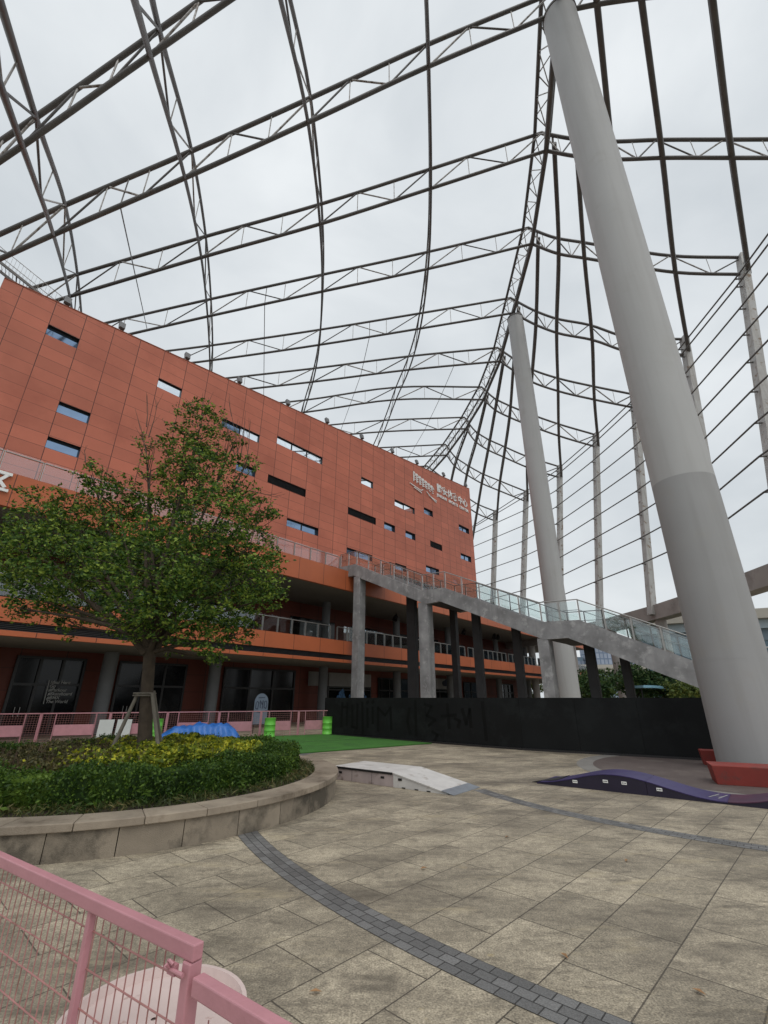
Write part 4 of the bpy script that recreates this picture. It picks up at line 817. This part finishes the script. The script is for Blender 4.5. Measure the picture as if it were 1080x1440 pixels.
# ------------------------------------------------------------------ blue tarp heap
b = MB(); nx, ny = 40, 16; c = V((-9.45, 25.6, .02)); ex = V((.93, .36, 0)); ey = V((-.36, .93, 0))
prof = lambda x: float(np.interp(x, [-2.0, -1.55, -1.1, -.3, .5, 1.0, 1.45, 1.75, 2.1], [.02, .36, .58, .70, .76, .68, .74, .42, .0]))
def tz(x, y):
    e = min(1, (1 - abs(y) / .8) * 2.2); f = .05 * math.sin(x * 9 + y * 5) * e + .04 * abs(math.sin(x * 4.3 - y * 3.0)) + .012 * math.sin(x * 17 - y * 11)
    return max(.0, prof(x) * max(0, e) ** .7 * (1 - .15 * abs(math.sin(x * 3.1))) + f * max(.12, e) * (prof(x) > .03))
for i in range(nx + 1):
    for j in range(ny + 1):
        x = -2.1 + 4.2 * i / nx; y = -.8 + 1.6 * j / ny; b.v.append(c + ex * (x + .05 * math.sin(j * 1.7)) + ey * (y + .06 * math.sin(i * 1.3)) + V((0, 0, tz(x, y) + .03)))
for i in range(nx):
    for j in range(ny): k = i * (ny + 1) + j; b.f.append((k, k + ny + 1, k + ny + 2, k + 1))
tp_ = b.build('blue_tarp', M['tarp'], at=c, smooth=True); tag(tp_, 'crumpled bright blue tarpaulin covering a heap by the pink fence', 'tarpaulin')
# ------------------------------------------------------------------ arched sign board
a = V((-7.6, 30.6, 0)); ar = thing('arched_sign', a, 'pale blue arched sign with black scrawled lettering behind the pink fence', 'sign'); ad = V((.88, .47, 0)); an = V((-.47, .88, 0))
MB().prism([a + V((0, 0, .5)) - ad * .42, a + V((0, 0, .5)) + ad * .42] + [a + ad * (.42 * math.cos(t)) + V((0, 0, 1.75 + .50 * math.sin(t))) for t in np.linspace(0, math.pi, 13)], an * .04).build('board', M['bluegrey'], ar)
for s in (-1, 1): MB().bar(a + ad * .36 * s + an * .02, a + ad * .36 * s + an * .02 + V((0, 0, .52)), .04).build('leg', M['dark'], ar)
b = MB(); X = lambda x, z: a + ad * x - an * .008 + V((0, 0, z))
for s in ([(-.32, 1.75), (-.34, 1.4), (-.2, 1.35), (-.16, 1.72), (-.3, 1.8)], [(-.05, 1.4), (-.08, 1.85), (.06, 1.6), (.1, 1.85), (.08, 1.38)], [(.2, 1.8), (.18, 1.45), (.3, 1.38), (.36, 1.6), (.3, 1.82), (.2, 1.78)], [(-.36, 1.25), (0, 1.15), (.36, 1.27)], [(-.2, 2.0), (.2, 2.02)]):
    for p, q in zip(s[:-1], s[1:]): b.bar(X(*p), X(*q), .045, .008, an)
b.build('scrawl', M['darkblue'], ar)
# ------------------------------------------------------------------ skate box and ramp
ka, kd, kn = V((-1.32, 13.86, 0)), V((.792, -.611, 0)), V((.611, .792, 0)); K = lambda x, y, z: ka + kd * x + kn * y + V((0, 0, z)); WK = 1.25
def holes(t, lst):
    for x in lst:
        b = MB(); b.box(x - .055, -.006, .155, x + .055, -.001, .205, lambda q: K(q.x, q.y, q.z)); b.build('hand_hole', M['dark'], t)
t = thing('skate_box', ka, 'low white topped skate box with pinkish plywood sides, joined to the ramp', 'skate box')
b = MB(); b.box(0, 0, 0, 1.93, WK, .285, lambda q: K(q.x, q.y, q.z)); b.build('side_panels', M['rampside'], t, bevel=.006)
for (y0, y1) in ((-.012, .62), (.645, WK + .012)): b = MB(); b.box(-.012, y0, .287, 1.928, y1, .315, lambda q: K(q.x, q.y, q.z)); b.build('top_board', M['ramp'], t, bevel=.005)
b = MB(); b.box(-.014, -.020, .262, 1.93, -.013, .312, lambda q: K(q.x, q.y, q.z)); b.build('edge_strip', M['dark'], t)
for x in (.62, 1.28): b = MB(); b.box(x - .004, -.004, .01, x + .004, -.001, .26, lambda q: K(q.x, q.y, q.z)); b.build('joint', M['dark'], t)
holes(t, (.22, 1.62))
t = thing('skate_ramp', K(1.93, 0, 0), 'worn white skate ramp wedge with a grey steel toe plate', 'ramp')
b = MB(); b.hexa([K(1.94, .01, 0), K(3.45, .01, 0), K(3.45, WK - .01, 0), K(1.94, WK - .01, 0), K(1.94, .01, .285), K(3.45, .01, .012), K(3.45, WK - .01, .012), K(1.94, WK - .01, .285)]); b.build('side_panels', M['ramp'], t)
b = MB(); b.hexa([K(1.935, -.012, .288), K(3.32, -.012, .038), K(3.32, WK + .012, .038), K(1.935, WK + .012, .288), K(1.935, -.012, .316), K(3.32, -.012, .062), K(3.32, WK + .012, .062), K(1.935, WK + .012, .316)]); b.build('deck', M['ramp'], t, bevel=.004)
b = MB(); b.hexa([K(3.30, -.012, .05), K(3.62, -.012, .002), K(3.62, WK + .012, .002), K(3.30, WK + .012, .05), K(3.30, -.012, .068), K(3.62, -.012, .008), K(3.62, WK + .012, .008), K(3.30, WK + .012, .068)]); b.build('toe_plate', M['metal'], t)
holes(t, (2.15,))
for x in (2.25, 2.62, 2.95): b = MB(); b.box(x - .05, .0, 0.002, x + .05, .008, .025, lambda q: K(q.x, q.y, q.z)); b.build('foot_notch', M['dark'], t)
# ------------------------------------------------------------------ purple pump track
wa, wd, wn = V((3.86, 13.2, 0)), V((.783, -.622, 0)), V((.622, .783, 0)); W = lambda x, y, z: wa + wd * x + wn * y + V((0, 0, z)); WW = 1.0
hz = lambda s: float(np.interp(s, *zip(*[(x, y) for x, y in HT])))
HT = [(0, .02)] + [(x, .055 + .30 * .5 * (1 - math.cos(math.pi * x / 1.85))) for x in np.linspace(.1, 1.85, 14)] + [(x, .05 + .305 * .5 * (1 + math.cos(math.pi * (x - 1.85) / 2.05))) for x in np.linspace(1.95, 3.9, 16)] + [(x, .05 + .36 * .5 * (1 - math.cos(math.pi * (x - 3.9) / 2.1))) for x in np.linspace(4.0, 6.0, 16)] + [(x, .41 * .5 * (1 + math.cos(math.pi * (x - 6.0) / 2.2)) + .02) for x in np.linspace(6.1, 8.2, 14)]
for (s0, s1, mt, lb) in ((0, 2.5, 'purple', 'purple pump track section rising from a thin tail to a hump'), (2.5, 3.95, 'purple', 'purple pump track section sloping down into the dip'), (3.95, 6.0, 'maroon', 'maroon topped pump track section rising at the right edge'), (6.0, 8.2, 'maroon', 'last maroon pump track section falling away beyond the right edge')):
    if s0 >= 6.0: continue
    t = thing('pump_track_section', W(s0, 0, 0), lb, 'pump track', None); xs = np.linspace(s0 + .004, s1 - .004, 26)
    b = MB()
    for (y, y2) in ((0, .02), (WW - .02, WW)):
        for p, q in zip(xs[:-1], xs[1:]): b.hexa([W(p, y, 0), W(q, y, 0), W(q, y2, 0), W(p, y2, 0), W(p, y, hz(p) - .018), W(q, y, hz(q) - .018), W(q, y2, hz(q) - .018), W(p, y2, hz(p) - .018)])
    b.box(s1 - .03, .02, 0, s1 - .006, WW - .02, max(.02, hz(s1) - .03), lambda q: W(q.x, q.y, q.z)); b.build('side_panel', M['purple_s'], t)
    b = MB(); i = len(b.v)
    for p in xs: b.v += [W(p, -.015, hz(p) - .016), W(p, WW + .015, hz(p) - .016), W(p, WW + .015, hz(p)), W(p, -.015, hz(p))]
    for k in range(len(xs) - 1):
        for q in range(4): b.f.append((k * 4 + q, k * 4 + (q + 1) % 4, k * 4 + 4 + (q + 1) % 4, k * 4 + 4 + q))
    b.build('riding_surface', M[mt], t)
    for x in {0: (.95, 1.65, 2.05), 2.5: (2.75,), 3.95: (5.0,)}[s0]:
        b = MB(); zc = min(hz(x) * .62, .2); b.box(x - .055, -.006, zc - .03, x + .055, -.002, zc + .03, lambda q: W(q.x, q.y, q.z)); l_ = b.build('sticker', M['white'], t)
        b = MB()
        for k in range(3): b.box(x - .04 + k * .03, -.008, zc - .012, x - .02 + k * .03, -.0065, zc + .012, lambda q: W(q.x, q.y, q.z))
        b.build('sticker_print', M['dark'], l_)
    if s0 == 0: b = MB(); b.hexa([W(-.18, .1, .002), W(.5, .1, .09), W(.5, 1.0, .09), W(.35, 1.05, .002), W(-.18, .1, .012), W(.5, .1, .12), W(.5, 1.0, .12), W(.35, 1.05, .012)]); b.build('tail_flap', M['dark'], t)
    if s0 == 2.5:
        b = MB(); P0 = lambda x, y: W(x, y, hz(x) + .004)
        for (x0_, y0_, x1_, y1_) in ((3.62, .25, 3.75, .8), (3.78, .25, 3.9, .8), (3.70, .52, 3.84, .52)): b.bar(P0(x0_, y0_), P0(x1_, y1_), .022, .003)
        b.build('chalk_mark', M['ghost'], t)
# ------------------------------------------------------------------ red blocks at the mast foot
def redblock(a, d, Lb, dp, h, lb):
    n = V((-d.y, d.x, 0)); b = MB(); b.hexa([a + d * .05 + n * .05, a + d * (Lb - .05) + n * .05, a + d * (Lb - .05) + n * (dp - .05), a + d * .05 + n * (dp - .05), a + V((0, 0, h)), a + d * Lb + V((0, 0, h)), a + d * Lb + n * dp + V((0, 0, h)), a + n * dp + V((0, 0, h))])
    tag(b.build('red_block', M['redpaint'], at=a, bevel=.015), lb, 'block', 'red painted blocks round the near mast')
redblock(V((8.22, 13.0, 0)), V((.90, -.436, 0)), 3.6, .9, .43, 'long red painted block lying in front of the near mast')
redblock(V((10.22, 16.55, 0)), V((.9, -.436, 0)), 1.2, .5, .43, 'short red painted block tucked behind the near mast')
# ------------------------------------------------------------------ near pink fence and drum
NA, NB = V((-2.9, 3.274, 0)), V((-.528, 1.672, 0)); ND = (NB - NA).normalized(); NN = V((-ND.y, ND.x, 0)); NH = 1.35; NL = (NB - NA).length
t = thing('mesh_fence', NA, 'pink steel mesh fence crossing the bottom left corner, its rail end latched', 'fence'); X = lambda x, y, z: NA + ND * x + NN * y + V((0, 0, z))
MB().bar(X(0, 0, NH - .02), X(NL, 0, NH - .02), .034, .040).build('top_rail', M['pink'], t, bevel=.004)
MB().bar(X(NL - .021, -.0, 0), X(NL - .021, 0, NH - .041), .036, .042, NN).build('end_post', M['pink'], t, bevel=.004)
for x in (NL - .60, NL - 1.85): MB().bar(X(x, .003, .1), X(x, .003, NH - .041), .024, .024, NN).build('inner_bar', M['pink'], t, bevel=.003)
b = MB()
for k in range(12): z = NH - .10 - k * .10; b.tube([X(0, .012, z), X(NL - .05, .012, z)], .0025, 6)
for k in range(int((NL - .06) / .046)): x = NL - .08 - k * .046; b.tube([X(x, .016, .06), X(x, .016, NH - .06)], .0021, 6)
b.build('wire_mesh', M['pinkwire'], t)
b = MB(); zz = NH - .062; b.box(NL - .085, -.034, zz - .013, NL - .05, -.022, zz + .013, lambda q: X(q.x, q.y, q.z)); b.tube([X(NL - .095, -.034, zz), X(NL - .012, -.034, zz)], .0055, 10); b.tube([X(NL - .07, -.034, zz), X(NL - .07, -.05, zz + .016)], .004, 8); b.tube([X(NL - .085, -.034, zz + .015), X(NL - .07, -.04, zz + .021), X(NL - .058, -.036, zz + .014)], .0045, 8)
b.build('latch_bolt', M['pink'], t)
t = thing('mesh_fence', NB, 'lower pink fence panel starting at the latched post, running out of the bottom', 'fence'); a = NB + V((0.01, -.01, 0)); G2 = V((.80, -.60, 0)).normalized(); X2 = lambda x, y, z: a + G2 * x + V((-G2.y, G2.x, 0)) * y + V((0, 0, z))
MB().bar(X2(.0, 0, NH - .085), X2(1.3, 0, NH - .085), .036, .042).build('top_rail', M['pink'], t, bevel=.004); MB().bar(X2(1.27, 0, 0), X2(1.27, 0, NH - .15), .05).build('post', M['pink'], t)
b = MB()
for k in range(11): b.tube([X2(.02, .01, NH - .2 - k * .1), X2(1.25, .01, NH - .2 - k * .1)], .0025, 6)
for k in range(25): b.tube([X2(.05 + k * .046, .014, .06), X2(.05 + k * .046, .014, NH - .15)], .0021, 6)
b.build('wire_mesh', M['pinkwire'], t)
pc = V((-.845, 2.25, 0)); t = thing('pink_drum', pc, 'pale pink steel drum with a rimmed lid standing behind the near pink fence', 'drum'); r = .315; h = .93
MB().tube([pc + V((0, 0, z)) for z in (0, h * .33, h * .345, h * .36, h * .63, h * .645, h * .66, h - .03)], [r, r, r + .01, r, r, r + .01, r, r], 40).build('body', M['pinkpale'], t, smooth=True)
b = MB(); n = 48
for (r0, z0, r1, z1) in ((r, h - .035, r + .012, h - .02), (r + .012, h - .02, r + .012, h), (r + .012, h, r - .004, h), (r - .004, h, r - .012, h - .03), (r - .012, h - .03, 0.01, h - .022)):
    for k in range(n):
        t0, t1 = 2 * math.pi * k / n, 2 * math.pi * (k + 1) / n; q = lambda rr, tt, zz_: pc + V((math.cos(tt) * rr, math.sin(tt) * rr, zz_)); b.quad(q(r0, t0, z0), q(r0, t1, z0), q(r1, t1, z1), q(r1, t0, z1))
b.build('lid', M['pinkpale'], t); p = pc + V((.20, .10, h - .03)); MB().tube([p, p + V((0, 0, .016))], .028, 14).build('bung', M['chrome'], t)

# ------------------------------------------------------------------ beyond the hoarding: trees, hall, viaduct, towers
def bush(p, h, r, m, lb, n=2600, lump=11, gname='trees beyond the black hoarding'):
    t = thing('background_tree', p, lb, 'tree', gname); MB().tube([p, p + V((.05, 0, h * .35)), p + V((0, .05, h * .7))], [.16, .12, .05], 7).build('trunk', M['bark'], t, smooth=True)
    P = []
    for k in range(lump):
        a = random.uniform(0, 6.28); rr = r * random.uniform(.1, .75); z = h * random.uniform(.35, .85); c = p + V((math.cos(a) * rr, math.sin(a) * rr, z)); P.append(clump(c, r * random.uniform(.32, .55), n // lump, 8, .22))
        MB().tube([p + V((0, 0, h * .3)), c], [.06, .02], 5).build('limb', M['bark'], t)
    leaves('crown', np.concatenate(P), .34, m, t, flat=.7, asp=.6)
BT = [((21.5, 50), 4.6, 2.4, 'far', 'dark green bush beside the foot of the far mast'), ((24.5, 55), 5.2, 2.8, 'far', 'mid green tree just right of the far mast foot'), ((28.5, 50), 5.0, 2.8, 'far', 'leafy green tree between the two right black columns'), ((31.5, 52), 5.2, 2.8, 'far', 'leafy green tree behind the last black column'), ((35.5, 51), 5.2, 3.0, 'far', 'dense green tree above the blue canopy roof'), ((36.5, 43), 3.3, 2.2, 'far2', 'yellow green shrubby tree nearest the near mast'), ((26.5, 52), 6.2, 2.8, 'far', 'dark round evergreen just right of the far mast'), ((30, 60), 6.6, 3.2, 'far', 'tall dark bushy tree between the black stair columns'), ((27.8, 46), 3.2, 2.2, 'far2', 'low light green tree left of the first black column'), ((35, 57), 6.4, 3.0, 'far', 'mid green bushy tree behind the right black column'), ((33, 44), 4.6, 2.6, 'far2', 'yellow green tree in front of the blue canopy roof'), ((30.2, 42), 3.6, 2.2, 'far2', 'pale green shrubby tree right of the last black column'), ((39, 52), 6.0, 3.2, 'far', 'dark tree under the low end of the stair'), ((38, 46), 4.2, 2.4, 'far', 'dark shrubby tree closest to the near mast'), ((31, 103), 6.5, 2.6, 'far2', 'fresh green tree seen past the end of the podium'), ((42, 60), 7, 3.4, 'far', 'tall dark tree behind the blue canopy roof'), ((31, 70), 7.0, 3.6, 'far', 'distant dark tree in front of the cream viaduct')]
for (x, y), h, r, m, lb in BT: bush(V((x, y, 0)), h, r, M[m], lb)
# blue canopy roof among the trees
a = aty(905, 967, 47); c = aty(958, 973, 47); cn = thing('canopy_roof', (a.x, a.y, 0), 'small pale blue canopy roof among the trees under the stair', 'canopy')
b = MB()
for k in range(6):
    p, q = a.lerp(c, k / 6), a.lerp(c, (k + 1) / 6); z0, z1 = .12 * math.sin(math.pi * k / 6), .12 * math.sin(math.pi * (k + 1) / 6); U = V((0, 0, 1)); D_ = V((.2, 2.4, 0)); b.hexa([p + U * z0, q + U * z1, q + D_ + U * z1, p + D_ + U * z0, p + U * (z0 + .22), q + U * (z1 + .22), q + D_ + U * (z1 + .22), p + D_ + U * (z0 + .22)])
b.build('roof', mat('sky_blue_roof', (.25, .48, .62), .3, .1, 1), cn)
for f in (.08, .92): p = a.lerp(c, f) + V((.1, 1.2, 0)); MB().tube([V((p.x, p.y, 0)), p], .07, 8).build('post', M['dark'], cn)
# viaduct
b = MB(); vy = 125
vt = thing('viaduct', (60, vy, 0), 'cream concrete road viaduct crossing behind the trees', 'viaduct')
MB().box(-5, vy, 8.3, 260, vy + 12, 9.0).build('deck', M['cream'], vt); MB().box(-5, vy - .3, 9.0, 260, vy, 10.0).build('parapet', M['cream'], vt)
for k in range(6): MB().box(20 + k * 34, vy + 4, 0, 23 + k * 34, vy + 8, 8.3).build('pier', M['cream'], vt)
# towers
def tower(x, y, w_, d_, h, lb):
    t = thing('apartment_tower', (x, y, 0), lb, 'tower block'); b = MB()
    for (p, q) in (((x, y), (x + w_, y)), ((x + w_, y), (x + w_, y + d_)), ((x, y + d_), (x, y)), ((x + w_, y + d_), (x, y + d_))):
        l_ = math.hypot(q[0] - p[0], q[1] - p[1]); b.quad((*p, 0), (*q, 0), (*q, h), (*p, h), uv=[(0, 0), (l_, 0), (l_, h), (0, h)])
    b.build('facade', M['tower'], t); MB().box(x + .5, y + .5, h - .2, x + w_ - .5, y + d_ - .5, h + 2.2).build('roof_block', M['hallwall'], t)
tower(118, 270, 15, 16, 33, 'bluish grey tower block seen under the stair, left of its pair'); tower(135, 275, 14, 16, 29, 'bluish grey tower block seen under the stair, right of its pair'); tower(111, 280, 6.5, 14, 22, 'low grey block at the foot of the bluish towers')
# glass hall at the right
h0 = V((39.5, 72, 0)); hd_ = V((.88, -.475, 0)); hn = V((.475, .88, 0)); H = lambda x, y, z: h0 + hd_ * x + hn * y + V((0, 0, z))
ht = thing('glass_hall', h0, 'pale blue glazed hall with an overhanging flat roof, right of the stair', 'building'); T = lambda q: H(q.x, q.y, q.z)
MB().box(-1.5, -2.2, 12.1, 46, 24, 13.4, T).build('roof', M['cream'], ht); MB().box(-.6, -1.0, 10.9, 45, 22, 12.08, T).build('eave', M['hallroof'], ht)
MB().box(0, 0, 9.4, 44, 20, 10.88, T).build('upper_band', M['hallwall'], ht); MB().box(.2, .2, 0, 44, 20, 9.38, T).build('body', M['hallglass'], ht)
MB().box(-.1, -.25, 5.0, 44.1, .15, 5.7, T).build('floor_band', M['hallroof'], ht)
for k in range(23): MB().box(k * 1.95, -.12, .1, k * 1.95 + .22, .18, 9.37, T).build('mullion', M['hallroof'] if k % 3 == 0 else M['hallwall'], ht)
for (x0_, x1_) in ((2, 4), (6, 6.6), (9, 12), (20, 24)): MB().box(x0_, 1, 13.42, x1_, 3, 14.1, T).build('roof_plant', M['cream'], ht)
# ------------------------------------------------------------------ person on the gallery
fp = V((22.5, 78.0, 6.06)); ph = thing('person', fp, 'person in dark clothes standing at the far open end of the gallery behind the railing', 'person')
def skin_mesh(name, nodes, edges, m, root, sub=2):
    me = bpy.data.meshes.new(name); me.from_pydata([n[:3] for n in nodes], edges, []); o_ = link(bpy.data.objects.new(name, me)); me.materials.append(m); o_.parent = root
    s = o_.modifiers.new('skin', 'SKIN'); s.use_smooth_shade = True
    for i, n in enumerate(nodes): me.skin_vertices[0].data[i].radius = (n[3], n[4] if len(n) > 4 else n[3])
    me.skin_vertices[0].data[0].use_root = True
    q = o_.modifiers.new('sub', 'SUBSURF'); q.levels = sub; q.render_levels = sub; return o_
nd = [(0, 0, .95, .15, .11), (0, 0, 1.15, .13, .10), (0, 0, 1.36, .17, .11), (0, 0, 1.47, .07, .07), (0, -.01, 1.54, .055), (0, -.02, 1.62, .085, .10), (0, -.01, 1.71, .07, .08),
      (.19, 0, 1.40, .055), (.25, -.02, 1.14, .042), (.22, -.14, .94, .033), (.20, -.20, .88, .03), (-.19, 0, 1.40, .055), (-.25, -.02, 1.14, .042), (-.22, -.14, .94, .033), (-.20, -.20, .88, .03),
      (.10, 0, .86, .09), (.11, -.01, .48, .062), (.11, .01, .09, .045), (.12, -.13, .04, .04, .035), (-.10, 0, .86, .09), (-.11, -.01, .48, .062), (-.11, .01, .09, .045), (-.12, -.13, .04, .04, .035)]
skin_mesh('body', nd, [(0, 1), (1, 2), (2, 3), (3, 4), (4, 5), (5, 6), (2, 7), (7, 8), (8, 9), (9, 10), (2, 11), (11, 12), (12, 13), (13, 14), (0, 15), (15, 16), (16, 17), (17, 18), (0, 19), (19, 20), (20, 21), (21, 22)], M['cloth'], ph)
skin_mesh('hair', [(0, .02, 1.68, .09, .09), (0, .03, 1.74, .07, .07), (0, .06, 1.62, .07, .06)], [(0, 1), (0, 2)], M['dark'], ph, 1)
bpy.context.view_layer.update()
